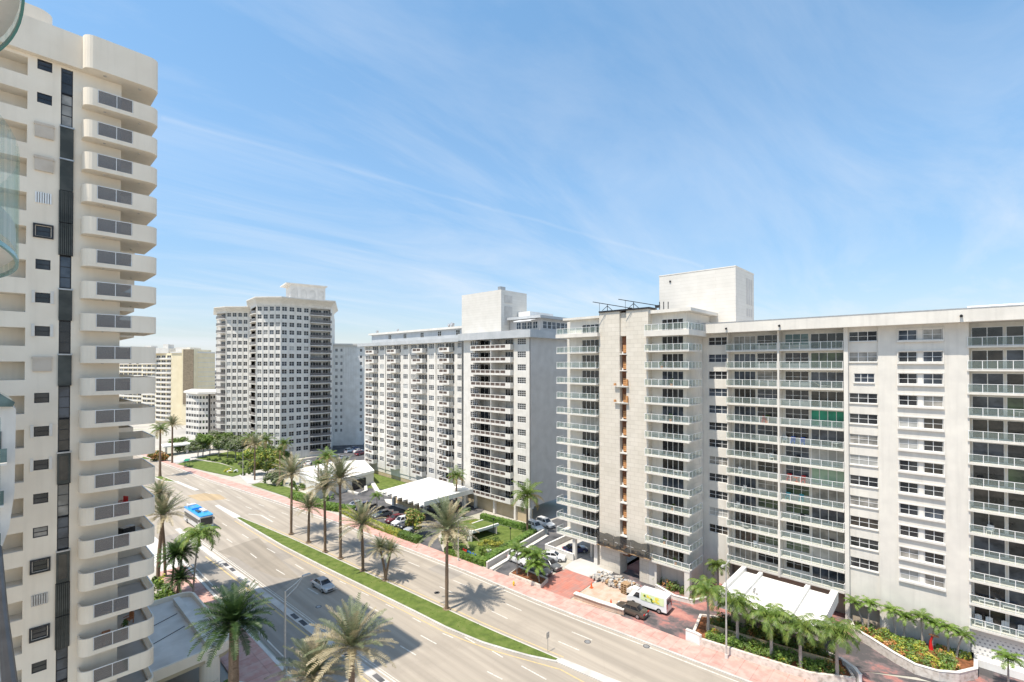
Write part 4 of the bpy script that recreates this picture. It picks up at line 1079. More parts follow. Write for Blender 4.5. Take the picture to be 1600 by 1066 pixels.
# median with grass
MW=[(34.2,44.9),(37,43.6),(42.8,41.7),(49.2,40.7),(57,40.2),(69.5,39.2),(80.8,38.3),(95,37.4),(112,37.0),(120,36.9)]
ME=[(34.2,45.2),(37,44.9),(44.9,44.0),(60.5,42.9),(73.6,41.8),(97.6,39.9),(112,38.4),(120,37.4)]
m=MB();kerbstrip(m,MW,ME,34.2,120,.14,'concrete',oa=-.3,ob=.2,step=3);kerbstrip(m,[(20,46.4),(34.2,44.9)],[(20,47.3),(34.2,45.3)],20,34.2,.12,'concrete',oa=-.25,ob=.3)
kerbstrip(m,[(120,36.5),(134,36.4)],[(120,37.9),(134,37.2)],120,134,.12,'concrete_light')
m.prism([(35.6,170),(36.4,170),(38.0,154),(37.0,154)],0,.13,'concrete_light');m.prism([(32.4,183.5),(34.8,182),(36.2,169),(33.6,173)],0,.12,'concrete_light')
struct('median_kerb',m)
m=MB();strip(m,MW,ME,34.4,119.5,.16,'lawn',3)
m.poly([(32.8,182.6,.15),(34.6,181.4,.15),(35.8,170,.15),(33.8,173.5,.15)],'lawn')
def tufts(mb,fn,n,rnd,mat='bright_leaf',h=.18):
    for i in range(n):
        x,y,z=fn();a=rnd.uniform(0,6.28);s=h*rnd.uniform(.6,1.4)
        mb.poly([(x-s*math.cos(a),y-s*math.sin(a),z),(x+s*math.cos(a),y+s*math.sin(a),z),(x+rnd.uniform(-.08,.08),y+rnd.uniform(-.08,.08),z+s)],mat)
rg=random.Random(1)
def fm():
    y=rg.uniform(34.6,119);a,b=lerp(MW,y),lerp(ME,y);return (rg.uniform(a,b),y,.15)
tufts(m,fm,1500,rg,h=.06,mat='lawn')
tag(obj('grass',m),'green grass strip along the street median','grass',None,'stuff')
# markings
def dash(mb,x0,y0,x1,y1,w=.16,mat='paint_line_white',z=.009):
    dx,dy=x1-x0,y1-y0;l=math.hypot(dx,dy);nx,ny=-dy/l*w/2,dx/l*w/2
    mb.poly([(x0+nx,y0+ny,z),(x1+nx,y1+ny,z),(x1-nx,y1-ny,z),(x0-nx,y0-ny,z)],mat)
def follow(mb,tab,off,y0,y1,w,mat='paint_line_white',z=.009,step=4):
    n=max(1,round((y1-y0)/step))
    for i in range(n):
        a=y0+(y1-y0)*i/n;b=y0+(y1-y0)*(i+1)/n;dash(mb,lerp(tab,a)+off,a,lerp(tab,b)+off,b,w,mat,z)
m=MB()
follow(m,EC,-.55,-40,250,.18)
follow(m,WB,.95,-40,118,.16);follow(m,WB,1.25,-40,118,.10)
follow(m,WC_,.5,-40,98,.16)
L1=[(33.5,41.5),(37,41.4),(41,41.05),(46,40.75),(50,40.45),(55,40.15)]
D1=[(50.5,37.2,47.5,37.4),(50.5,34.1,47.5,34.3),(62,36.5,59.1,36.8),(39,38,36.8,38.2),(73.7,35.8,70.5,36.0),(84.5,35.4,81.4,35.5),(95.8,34.8,92.4,35.0),(107.6,34.2,104.2,34.3),(95.5,31.8,92.4,31.8),(84.8,32.3,81.7,32.5),(74,33.0,71,33.2),(62.5,33.5,59.5,33.7),(118.5,33.6,115.5,33.7),(107,31.2,104,31.3),(118,30.7,115,30.8),(36.8,41.4,33.2,41.5),(41.3,41.1,39.5,41.1),(46,40.8,44.1,40.8),(130,30.3,127,30.4),(130,33,127,33.1),(142,29.2,139,29.4),(142,32.3,139,32.5),(27,38.6,24,38.8),(38.5,34.8,35.5,35.0)]
for y0,x0,y1,x1 in D1: dash(m,x0,y0,x1,y1)
for k in range(16):
    y=35.2+11.4*k
    for off in (-3.4,-6.3):
        if y>150 and off<-4: continue
        dash(m,lerp(EC,y)+off,y-1.6,lerp(EC,y+3)+off,y+1.4)
# turn arrow-like bar near the intersection
dash(m,41.5,118,41.5,111,.35);dash(m,41.5,118,39.8,121,.3)
for y in (100,104,108,112): dash(m,26.9,y,28.9,y+.1,.35) if False else None
struct('lane_marking',m)
m=MB()
follow(m,WB,-.95,-40,100,.22,'paint_line_yellow');follow(m,MW,-.95,21,118,.16,'paint_line_yellow');follow(m,ME,.85,34.2,112,.14,'paint_line_yellow')
for y in (47,53,59,65,71,77): dash(m,lerp(MW,y)-1.35,y,lerp(MW,y+1.8)-1.35,y+1.8,.14,'paint_line_white')
struct('lane_marking_yellow',m)
m=MB()
for q in ([(34.2,150),(38,149.5),(40.5,145),(40.4,138.5),(35.0,141.5)],):
    m.poly([(x,y,.006) for x,y in q],'road_patch_tan')
q=[G(*a) for a in ((340,862),(404,840),(425,862),(470,905),(430,902),(395,888),(370,872))];m.poly([(x,y,.0065) for x,y in q],'road_stain')
for (a,b,c,e) in ((46.5,49.8,84,96),(50.2,53,60,66),(33.6,36.6,88,99)): m.poly([(a,c,.0055),(b,c,.0055),(b-.2,e,.0055),(a-.2,e,.0055)],'road_surface_gray')
struct('road_patch',m)
m=MB()
for p in ((882/3.636+440,895/3.636+680),(210/3.636+440,975/3.636+680),(447/3.636+560,387/3.636+820),(1303/3.636*0+918,1003),(905,961),(650,842),(560,975),(1010,1010)):
    x,y=G(*p);m.tube((x,y,.004),(x,y,.012),.42,.42,'asphalt_dark',18);m.tube((x,y,.012),(x,y,.016),.3,.3,'steel',18)
tag(obj('manhole_cover',m),kind='structure')
for p in ((1227,955),(1225,975)):
    pass
# forecourts and drives
def sheet(name,polys):
    m=MB()
    for pts,mat,z in polys: m.poly([(x,y,z) for x,y in pts],mat)
    return struct(name,m)
sheet('forecourt',[([(59.0,23),(58.9,33.6),(60.5,36),(67,42),(82,42),(82,-20),(72,-20),(70,3),(66.9,8),(68,13),(67.5,20),(65.5,25.4)],'forecourt',.02),
  ([(61.8,-30),(72,-30),(72,0.5),(70.3,1.0),(66.9,8),(63.8,8.5),(61.6,8)],'forecourt',.016)])
sheet('driveway',[([(57.6,41.9),(57.3,47),(61.2,49),(66.0,48.6),(66.2,42.4)],'red_paver',.024),([(65.0,42),(66.4,49.2),(69.8,49.6),(82,49.6),(82,41)],'gray_paint',.02),
  ([(59.2,34.5),(57.9,41.8),(65.0,42.0),(67.5,41.0),(67.5,35),(62,34.0)],'beige_paver',.026),
  ([(56.9,49.0),(57.4,57.0),(76.5,61.0),(84,66),(95,66),(95,52),(70,56),(66,50),(60,48.6)],'asphalt_dark',.012),
  ([(69.8,49.7),(70.2,56),(80,56),(80,49.7)],'gray_paint',.016)])
sheet('car_park',[([(56.3,69.5),(55.9,76.5),(57,85),(57,100),(55,118),(60,124),(72,122),(80,142),(84,142),(84,85),(78,82),(66,82),(61,77)],'asphalt_dark',.012),
  ([(72,150),(82,142),(120,142),(140,230),(95,230),(86,178),(74,176)],'asphalt_dark',.010),
  ([(49.7,152),(52.2,151),(66,168),(60,180),(52,168)],'gray_paint',.012),([(41.6,206),(48,222),(60,230),(60,215),(50,206),(43,201)],'gray_paint',.012)])
m=MB()
def gl(pts,z=.05): m.poly([(x,y,z) for x,y in pts],'lawn')
gl([(42.6,200.5),(48.8,204.3),(53,192),(55,172),(56.5,168),(49.6,165),(46.2,180)])
gl([(55,169),(66,169),(72,190),(64,214),(50,208),(54,190)],.03);gl([(50.0,150),(52.6,150.5),(56,140),(57,122),(54.5,110),(53.4,112),(52.1,127)])
gl([(57.6,59.5),(75.2,62.8),(75,66),(73.6,79.4),(66.5,81.4),(61.5,76.4),(57.0,69.3)])
gl([(71,122),(78,140),(82,140),(82,118),(75,112)],.06);gl([(62,126),(64,133),(68,128),(66,122)],.2)
gl([(10,30),(17.3,30),(17.3,56),(10,56)],.03);gl([(41,210),(46,224),(40,232),(36,222)],.04)
def fl():
    while True:
        x,y=rg.uniform(57.4,75),rg.uniform(60,81)
        if y<81-(75-x)*.0 and (y-59.5)>(x-57.6)*.2 and x<75.2-(y-62.8)*.1 and y<69+(x-57)*1.3: return (x,y,.04)
tufts(m,fl,800,rg,h=.06,mat='lawn')
tag(obj('grass',m),'mown green lawns beside the far pavement and around the blocks','grass',None,'stuff')
# far green belt
# ================================================================ VEGETATION
def frond(mb,rnd,L,el,az,leaf,mat,droop,np_,lw,curl=0,rach=.035):
    """one feather frond from the origin"""
    pts=[];p=Vector((0,0,0));e=el;ns=7
    for i in range(ns+1):
        pts.append(p.copy());d=Vector((math.cos(e)*math.cos(az),math.cos(e)*math.sin(az),math.sin(e)));p=p+d*(L/ns);e-=droop/ns*(1+.6*i/ns)
    for i in range(ns):
        side=Vector((-math.sin(az),math.cos(az),0))*(rach*(1-i/ns)+.008);a,b=pts[i],pts[i+1];up=Vector((0,0,.02))
        mb.poly([a-side,b-side*.8,b+side*.8,a+side],mat);
    for i in range(np_):
        t=.12+.88*i/np_;f=t*ns;k=min(ns-1,int(f));c=pts[k].lerp(pts[k+1],f-k);d=(pts[k+1]-pts[k]).normalized()
        sd=d.cross(Vector((0,0,1)));sd=sd.normalized() if sd.length>.01 else Vector((1,0,0));up=sd.cross(d)
        ll=leaf*(math.sin(math.pi*min(1,t*.85+.12))**.6)*rnd.uniform(.85,1.15)
        for sgn in (-1,1):
            dr=(sd*sgn+d*.55+up*rnd.uniform(.05,.5)-Vector((0,0,1))*curl*rnd.uniform(.6,1.2)).normalized()
            q=c+dr*ll;q2=c+dr*ll*.55+Vector((0,0,.02));wv=d*(lw*.5)
            mb.poly([c-wv,q2-wv*1.1,q,q2+wv*1.1,c+wv],mat)
PALM={}
def palm_mesh(kind,seed):
    key=(kind,seed)
    if key in PALM: return PALM[key]
    rnd=random.Random(seed);m=MB()
    if kind=='date': spec=(52,3.5,.44,.07,'date_leaf','date_leaf_dry',24,0)
    elif kind=='canary': spec=(60,3.3,.5,.075,'dark_palm_leaf','dark_palm_leaf',26,0)
    elif kind=='coco': spec=(24,3.4,.80,.07,'coco_leaf','coco_leaf_dry',26,.9)
    elif kind=='king': spec=(22,3.0,.75,.075,'coco_leaf','coco_leaf_dry',26,1.1)
    else: spec=(17,2.0,.5,.07,'bright_leaf','coco_leaf',20,.7)
    n,L,lf,lw,mt,md,np_,curl=spec
    for i in range(n):
        t=i/n;az=i*2.39996+rnd.uniform(-.2,.2)
        if kind=='date': el=rad(84-92*t**1.1)+rnd.uniform(-.08,.08);dr=rad(22+22*t)
        elif kind=='canary': el=rad(82-95*t**1.05)+rnd.uniform(-.08,.08);dr=rad(34+26*t)
        elif kind=='king': el=rad(72-52*t)+rnd.uniform(-.1,.1);dr=rad(100+35*t)
        elif kind=='coco': el=rad(78-92*t)+rnd.uniform(-.1,.1);dr=rad(60+38*t)
        else: el=rad(75-55*t)+rnd.uniform(-.1,.1);dr=rad(80+30*t)
        frond(m,rnd,L*rnd.uniform(.85,1.08),el,az,lf,md if (t>.60 and rnd.random()<.8 and kind in('date','coco')) or (kind=='date' and rnd.random()<.3) else mt,dr,np_,lw,curl)
    if kind=='date': m.blob((0,0,-.25),.35,.35,.5,'date_leaf_dry',8,5,.15,rnd)
    if kind=='king': m.tube((0,0,-1.1),(0,0,.1),.16,.10,'bright_leaf',8)
    if kind in('coco',): m.blob((0,0,-.15),.28,.28,.3,'coco_leaf_dry',8,5,.25,rnd)
    me=m.mesh('crown');PALM[key]=me;return me
def palm(x,y,z0,h,kind,label,group=None,seed=None,sc=1,lean=(0,0),tr=.2,name=None,bark=None,rs=0):
    seed=R_.randint(0,3) if seed is None else seed
    nm=name or {'date':'date_palm','canary':'date_palm','coco':'coconut_palm','king':'palm_tree','small':'palm_tree'}[kind]
    t=thing(nm,label,'palm tree',(x,y,z0),group=group)
    m=MB();bark=bark or ('trunk_gray' if kind in('king','small') else 'trunk_bark');n=14;pts=[];rs_=[]
    for i in range(n+1):
        u=i/n;pts.append((lean[0]*u**1.7,lean[1]*u**1.7,h*u-.05));r=tr*(1.25-.45*u if kind!='date' else 1.0+.12*math.sin(u*5))*(1.35 if i==0 else 1);rs_.append(r*(1+.07*(i%2)))
    m.chain(pts,rs_,bark,9);obj('trunk',m,t,smooth=False)
    c=link('crown',palm_mesh(kind,seed),t,(lean[0],lean[1],h),R_.uniform(0,6.28),sc);return t
def leafcrown(mb,c,rx,ry,rz,n,size,mats,rnd,clumps=9,ws=None):
    cl=[]
    for i in range(clumps):
        a=rnd.uniform(0,6.28);ph=rnd.uniform(-.3,1);r=rnd.uniform(.35,.8)
        cl.append((c[0]+rx*r*math.cos(a)*math.sqrt(max(.05,1-ph*ph*.6)),c[1]+ry*r*math.sin(a)*math.sqrt(max(.05,1-ph*ph*.6)),c[2]+rz*ph*.7,rnd.uniform(.32,.55)))
    for i in range(n):
        q=rnd.choice(cl);u=Vector((rnd.gauss(0,1),rnd.gauss(0,1),rnd.gauss(0,1))).normalized()*rnd.uniform(.55,1.0)
        p=Vector((q[0]+u.x*rx*q[3],q[1]+u.y*ry*q[3],q[2]+u.z*rz*q[3]))
        nrm=(u+Vector((rnd.uniform(-.6,.6),rnd.uniform(-.6,.6),rnd.uniform(0,.9)))).normalized();a=nrm.orthogonal().normalized();a.rotate(Matrix.Rotation(rnd.uniform(0,6.28),3,nrm));b=nrm.cross(a)
        s=size*rnd.uniform(.6,1.3);mt=rnd.choices(mats,ws)[0] if ws else rnd.choice(mats)
        mb.poly([p-a*s,p-b*s*.45,p+a*s,p+b*s*.45],mt)
def tree(x,y,h,rx,rz,label,mats,group=None,seed=0,size=.28,n=1500,ws=None,name='broadleaf_tree',cat='tree',z0=0):
    rnd=random.Random(seed*31+7);t=thing(name,label,cat,(x,y,z0),group=group)
    m=MB();m.chain([(0,0,-.1),(.1,.05,h*.3),(.05,-.1,h*.55),(0,0,h*.8)],[.2,.15,.11,.05],'trunk_gray',8)
    for i in range(6):
        a=i*1.05+rnd.uniform(-.3,.3);z=h*rnd.uniform(.3,.55);m.chain([(.06,0,z),(rx*.35*math.cos(a),rx*.35*math.sin(a),z+h*.15),(rx*.65*math.cos(a),rx*.65*math.sin(a),z+h*.3)],[.09,.06,.03],'trunk_gray',6)
    obj('trunk',m,t)
    m=MB();leafcrown(m,(0,0,h-rz*.9),rx,rx,rz,n,size,mats,rnd,12,ws);obj('crown',m,t);return t
def shrub(x,y,r,h,label,mats,group=None,seed=0,n=420,ws=None,z0=0,size=.16,name='shrub'):
    rnd=random.Random(seed*17+3);m=MB();leafcrown(m,(0,0,h*.5),r,r,h*.62,n,size,mats,rnd,7,ws)
    for i in range(5):
        a=i*1.26;m.tube((0,0,0),(r*.4*math.cos(a),r*.4*math.sin(a),h*.6),.04,.02,'trunk_bark',5)
    o=obj(name,m,None,(x,y,z0));return tag(o,label,'shrub',group)
def hedge(name,pts,wd,h,label,z0=0,mats=('hedge_leaf',),seed=0,dens=55,size=.13,group=None,ws=None,cat='hedge'):
    rnd=random.Random(seed+50);m=MB();m.wallpath(pts,wd*.86,z0,z0+h*.92,mats[0])
    for i in range(len(pts)-1):
        a,b=Vector(pts[i]),Vector(pts[i+1]);L=(b-a).length;d=(b-a)/max(L,.01);nn=Vector((-d.y,d.x))
        for k in range(int(dens*L*(wd+2*h))):
            t_=rnd.uniform(0,L);q=rnd.uniform(0,wd+2*h)
            if q<h: off,z=-wd/2,q
            elif q<h+wd: off,z=q-h-wd/2,h
            else: off,z=wd/2,q-h-wd
            c=a+d*t_+nn*off;p=Vector((c.x,c.y,z0+z))+Vector([rnd.gauss(0,.06) for _ in range(3)])
            u=Vector([rnd.gauss(0,1) for _ in range(3)]).normalized();v=u.orthogonal().normalized();s=size*rnd.uniform(.6,1.4)
            m.poly([p-u*s,p-v*s*.5,p+u*s,p+v*s*.5],rnd.choices(mats,ws)[0] if ws else rnd.choice(mats))
    o=obj(name,m);return tag(o,label,cat,group)
def plantbed(name,poly,z0,h,n,mats,ws,label,seed=0,size=.12,kind=None,cat='shrubs'):
    rnd=random.Random(seed+99);m=MB();xs=[p[0] for p in poly];ys=[p[1] for p in poly];k=0
    def inside(x,y):
        c=False
        for i in range(len(poly)):
            a,b=poly[i],poly[i-1]
            if (a[1]>y)!=(b[1]>y) and x<(b[0]-a[0])*(y-a[1])/(b[1]-a[1])+a[0]: c=not c
        return c
    cl=[]
    while len(cl)<max(8,n//85):
        x,y=rnd.uniform(min(xs),max(xs)),rnd.uniform(min(ys),max(ys))
        if inside(x,y): cl.append((x,y,rnd.uniform(.55,1.15),rnd.choices(mats,ws)[0]))
    for i in range(n):
        q=rnd.choice(cl);u=Vector((rnd.gauss(0,1),rnd.gauss(0,1),abs(rnd.gauss(0,1)))).normalized()
        r=q[2]*.75;x,y=q[0]+u.x*r*rnd.uniform(.5,1),q[1]+u.y*r*rnd.uniform(.5,1)
        if not inside(x,y): continue
        p=Vector((x,y,z0+h*q[2]*u.z*rnd.uniform(.7,1.05)+.04));uu_=Vector([rnd.gauss(0,1) for _ in range(3)]).normalized();v=uu_.orthogonal().normalized();s=size*rnd.uniform(.6,1.4)
        m.poly([p-uu_*s,p-v*s*.5,p+uu_*s,p+v*s*.5],q[3])
    o=obj(name,m);return tag(o,label,cat,None,'stuff')
# median date palms: (base px, crown px y, scale, label)
MED=[((455,835),742,1.15,'tall median date palm standing alone nearest the grass tip, seen against the left drive'),
 ((482,848),795,.85,'short median date palm between two tall ones, second along from the left end'),
 ((508,863),762,1.15,'tall slender median date palm just left of the tallest close pair'),
 ((532,873),748,1.2,'tall median date palm whose crown overlaps its left neighbour'),
 ((567,893),820,1.1,'mid height median date palm in front of the yellow-green hedge'),
 ((602,908),858,.85,'short median date palm with a forked double trunk'),
 ((698,953),830,1.25,'large date palm alone near the narrow end of the median, casting a star shadow')]
for i,(b,cy,sc,lab) in enumerate(MED):
    x,y=G(*b);h=zat(x,y,cy)
    if i==5:
        t=palm(x,y,.15,h-.15,'date',lab,'date palms on the median',seed=i%4,sc=sc*.85,lean=(-.5,.7),tr=.17)
        m=MB();m.chain([(0,0,0),(.2,-.2,h*.35),(.35,-.6,h*.7),(.4,-.9,h-.3)],[.22,.18,.17,.16],'trunk_bark',9);obj('trunk',m,t);link('crown',palm_mesh('date',2),t,(.4,-.9,h-.3),1.0,sc*.8)
    else: palm(x,y,.15,h-.15,'date',lab,'date palms on the median',seed=i%4,sc=sc*1.15,tr=.22,lean=(R_.uniform(-.35,.35),R_.uniform(-.35,.35)))
    m=MB();m.prism(ell(x,y,.55,.6,12),.15,.19,'mulch_dry');tag(obj('mulch_ring',m),kind='structure')
# near palms
def pal_depth(px,cy,depth,kind,sc,label,lean=(0,0),tr=.3,seed=0,group=None):
    x,y=PD(px,depth);h=H+(570-cy)/FPX*depth;palm(x,y,.1,h,kind,label,group,seed,sc,lean,tr);return x,y,h
pal_depth(551,1012,42,'date',1.22,'bushy sunlit date palm with pale straw fronds, nearest the bottom edge beside the service lane',tr=.28,seed=1)
pal_depth(492,1056,43,'date',1.15,'pale date palm crown cut by the bottom edge, left of the bushy sunlit one',tr=.28,seed=2)
pal_depth(368,975,41.5,'canary',1.12,'dark green stout-trunked palm beside the rounded canopy',tr=.42,seed=3)
# palms west of the service lane beside the tower
for (bx,by,cx,cy,kind,sc,tr,seed,lab) in ((247,905,257,805,'date',1.25,.26,1,'tall pale date palm close to the cream tower balconies'),
    (258,901,250,772,'date',.8,.2,2,'palm with a small straw crown peeping behind the tower balconies'),
    (268,931,275,868,'canary',.85,.12,1,'dark palm with a thin pinkish trunk between its neighbours near the canopy'),
    (280,925,287,862,'canary',.8,.14,0,'dark feathery palm second from the service lane'),
    (302,930,313,838,'king',1.35,.11,2,'slender leaning palm nearest the service lane kerb'),
    (277,935,283,905,'canary',.75,.2,3,'low palm with dark fronds touching the canopy corner')):
    x,y=G(bx,by);h=zat(x,y,cy);hx,hy=PD(cx,x*Fv[0]+y*Fv[1]);palm(x,y,0,h,kind,lab,None,seed,sc,(hx-x,hy-y),tr)
# far street palms
for (b,c,kind,sc,lab) in (((250,745),(249,672),'coco',1.1,'green palm on the far median tip left of the lawn'),((269,724),(271,665),'date',1.15,'tall pale palm on the far pavement beside the grey drive')):
    x,y=G(*b);h=zat(x,y,c[1]);palm(x,y,.1,h,kind,lab,None,1,sc,(0,0),.28)
# row in front of building A
for i,(bx,by,cx,cy,lab) in enumerate(((1107,1001,1106,926,'arching palm at the left end of the raised bed by the white gatepost'),(1152.5,1015,1153,945,'palm second in the raised bed, next to the tall lamp post'),(1205.5,1036,1203,966,'upright palm third in the raised bed before the white canopy'),(1251,1053,1246,982,'palm fourth in the raised bed, overlapping the canopy edge'),(1308,1066,1308,990,'drooping yellow-green palm at the right end of the raised bed'))):
    x,y=G(bx,by);h=zat(x,y,cy);palm(x,y,.3,h-.2,'king',lab,'palms in the raised bed',i%4,1.12,(.1,.1),.16)
p=PX(1122,920,75);palm(75,p[1],0,zat(75,p[1],884),'king','palm against the corner of the cream block, left of the white canopy',None,1,.85,(0,0),.14)
# small palms along the wall
SMP=(((165,490),(90,240)),((210,510),(225,250)),((455,560),(420,310)),((530,580),(540,370)),((695,710),(680,370)),((780,600),(800,430)),((925,700),(920,470)),((1000,750),(1050,560)))
nm8=['first','second','third','fourth','fifth','sixth','seventh','eighth']
for i,(b,c) in enumerate(SMP):
    pb=PX(1320+b[0]/5.714,900+b[1]/5.714,76.3);pc=PX(1320+c[0]/5.714,900+c[1]/5.714,76.3)
    palm(76.3,pb[1],.8,max(2.6,pc[2]-.9),'small','small bright green palm by the blank cream wall, %s from the left'%nm8[i],'small palms along the cream wall',i%3,.8,(0,pc[1]-pb[1]),.09)
p=PX(1572,1060,77);palm(74,p[1],0,3.2,'small','little yellow-green palm at the bottom right corner',None,1,.9,(0,0),.08)
# palms at building B
for (bx,by,cx,cy,kind,sc,lab) in ((713,800,709,745,'coco',.95,'yellowing coconut palm rising beside the zigzag canopy'),(824,835,827,775,'coco',1.35,'big coconut palm before the shade-grey side wall'),(790,877,790,0,'',0,'')):
    if not kind: continue
    x,y=G(bx,by);h=zat(x,y,cy);palm(x,y,0,h,kind,lab,None,1 if bx<800 else 3,sc,(.3,.3),.2)
x,y=G(646,838);tree(x,y,5.2,2.3,2.2,'rounded spiky tree beside the parked cars in the hedge gap',['coco_leaf','coco_leaf_dry','yellow_leaf'],None,4,.4,1500,(5,3,.6),name='pandanus_tree')
x,y=G(710,862);tree(x,y,4.2,3.0,1.7,'straw coloured spreading tree behind the large lone date palm',['date_leaf_dry','date_leaf','bush_leaf'],None,5,.35,1300,(3,3,1),name='pandanus_tree')
x,y=G(570,812);palm(58.5,96,.0,5.0,'small','low palm at the head of the hedge among parked cars',None,2,1.0,(0,0),.1)
# planter by the lot
pl=[(57.4,53.6),(57.7,47.2),(60.2,47.9),(60.4,54.2)]
t=thing('stone_planter','low stone-walled planter with mulch and palms at the car park entrance','planter',(58.9,50.7,0))
m=MB();m.wallpath([(x-58.9,y-50.7) for x,y in pl],.3,0,.6,'coral_stone',True);obj('stone_wall',m,t);m=MB();m.prism([(x-58.9,y-50.7) for x,y in pl],0,.45,'soil_mulch');obj('soil',m,t)
for i,(x,y,h,l) in enumerate(((58.3,52.8,3.6,'leftmost clump palm in the stone planter'),(58.8,50.9,3.2,'middle clump palm in the stone planter'),(59.4,49.2,3.4,'clump palm by the dark van in the stone planter'),(58.6,48.3,2.4,'shortest clump palm in the stone planter'))):
    palm(x,y,.45,h,'small',l,'clump palms in the stone planter',i%3,1.3,(R_.uniform(-.4,.4),R_.uniform(-.4,.4)),.07)
# trees at tower C
CTR=[((303,716),5.6,2.8,'silver'),((311,714),7.5,2.6,'bush'),((322,712),6.0,2.6,'bright'),((336,714),5.5,2.6,'silver'),((350,716),6.5,3.0,'silver'),((362,720),6.0,2.6,'silver'),((372,716),6.5,2.8,'silver'),((384,735),5.5,2.8,'bright'),((412,742),6.4,3.2,'bright'),((424,748),5.2,2.8,'bright'),((402,733),6.5,2.6,'bush'),((436,735),5.0,2.6,'bush'),((240,722),3.0,2.6,'orange'),((286,708),4.0,3.2,'bush'),((275,700),3.4,3.0,'bush')]
KM={'silver':['silver_leaf','bush_leaf'],'bush':['bush_leaf','bright_leaf'],'bright':['bright_leaf','yellow_leaf','bush_leaf'],'orange':['orange_leaf','bush_leaf']}
NEXTTO=['left end of the lawn','tallest, behind the left end of the lawn','over the lawn, third from its left end','silvery one fourth along the lawn','widest silvery one over the mid lawn','silvery one above the white flower bed','silvery one right of the flower bed','beside the drive entrance post','large one right of the lawn drive','lower one on the kerbside grass strip','behind the drive entrance, under the palms','next to the cars below the faceted tower','round orange-tinged one at the far left pavement','beside the thin white distant canopy','small one before the yellow block']
for i,(b,h,r,kd) in enumerate(CTR):
    x,y=G(*b);x+=1.5;y+=1;h*=1.15;r*=1.3;tree(x,y,h,r,r*.75,'%s garden tree, %s'%({'silver':'silver-green','bush':'dark green','bright':'bright green','orange':'orange and green'}[kd],NEXTTO[i]),KM[kd],'trees before the faceted tower',i,.36,1700,None,'garden_tree')
for i,(b,cy,k,sc,l) in enumerate((((398,750),695,'date',1.1,'palm by the drive with a dark trunk, before the faceted tower'),((391,728),685,'coco',1.1,'green palm, second from the left before the faceted tower'),((415,735),688,'coco',1.15,'bushy green palm before the centre of the faceted tower'),((444,735),694,'coco',1.0,'small-crowned palm before the shaded facets'),((437,760),703,'coco',.7,'slim palm before the balcony facet'),((511,770),715,'coco',1.1,'green palm standing behind the white garage roof edge'),((497,775),725,'small',1.1,'small palm at the near side of the white garage roof'))):
    x,y=G(*b);palm(x,y,0,max(3,zat(x,y,cy)),k,l,'palms before the faceted tower',i%4,sc,(0,0),.2)
shrub(*G(452,716),2.2,2.6,'dark round clipped shrub beside the cars under the faceted tower',['bush_leaf'],None,3,700,size=.3)
for i,(px,py,h,r) in enumerate(((318,704,6.5,3.2),(333,703,7.5,3.4),(347,702,6.5,3.2),(360,704,7,3.4),(374,706,6.5,3.2),(388,712,7,3.4),(402,718,6.5,3.4),(416,724,6.5,3.4),(430,727,5.5,3.0),(396,742,4.5,2.6),(428,758,4.0,2.6))):
    x,y=G(px,py);tree(x,y,h,r,r*.8,'leafy tree in the rear row before the faceted tower, %s from the left'%(ORD[i] if i else 'first'),KM['silver' if i%3==1 else ('bright' if i>5 else 'bush')],'trees before the faceted tower',i+40,.38,1500,None,'garden_tree')
# hedges
hedge('hedge',[(55.6,107),(55.1,91),(55.6,82.5)],1.5,1.1,'yellow-green clipped hedge between pavement and parked cars',mats=('yellow_leaf','hedge_leaf'),ws=(2,2),seed=1)
hedge('hedge',[(55.6,82.3),(56.1,76.6)],1.7,1.2,'deep green hedge end beside the drive gap',seed=2)
hedge('hedge',[(56.6,69.0),(57.4,63.5),(57.6,59.8),(62,60.9),(68,62.0),(75,63.3)],1.3,1.15,'long bright hedge wrapping the street corner of the lawn',seed=3,mats=('hedge_leaf','bright_leaf'))
hedge('hedge',[(74.6,78.5),(75.9,65.3)],1.2,1.2,'straight clipped hedge along the garage doors of the white block',seed=4,mats=('hedge_leaf',))
hedge('hedge',[(52.5,127),(54.2,112),(57,104)],2.2,1.3,'broad hedge in front of the white garage by the pavement',seed=5,mats=('hedge_leaf','bright_leaf'),dens=30,size=.2)
for i,(b,r,h,mt,lab) in enumerate((((745,822),1.6,1.0,'yellow_leaf','yellow shrub at the foot of the garage doors'),((725,810),1.3,2.4,'bright_leaf','tall lime green shrub by the canopy side of the lawn'),((770,850),1.6,1.1,'bush_leaf','dark low shrub behind the arched ramp wall'),((790,862),1.2,1.2,'bush_leaf','dark shrub between the two garden lamps'),((777,855),2.0,.9,'yellow_leaf','broad yellow shrub right of the arch'),((760,852),1.6,.8,'yellow_leaf','yellow shrub immediately before the arch opening'),((757,866),1.3,1.3,'bright_leaf','round lime shrub beside the coloured letters'),((762,874),1.0,1.0,'hedge_leaf','small dark ball shrub near the coloured letters'))):
    x,y=G(*b);shrub(x,y,r,h,lab,[mt],'shrubs on the corner lawn',i,420)
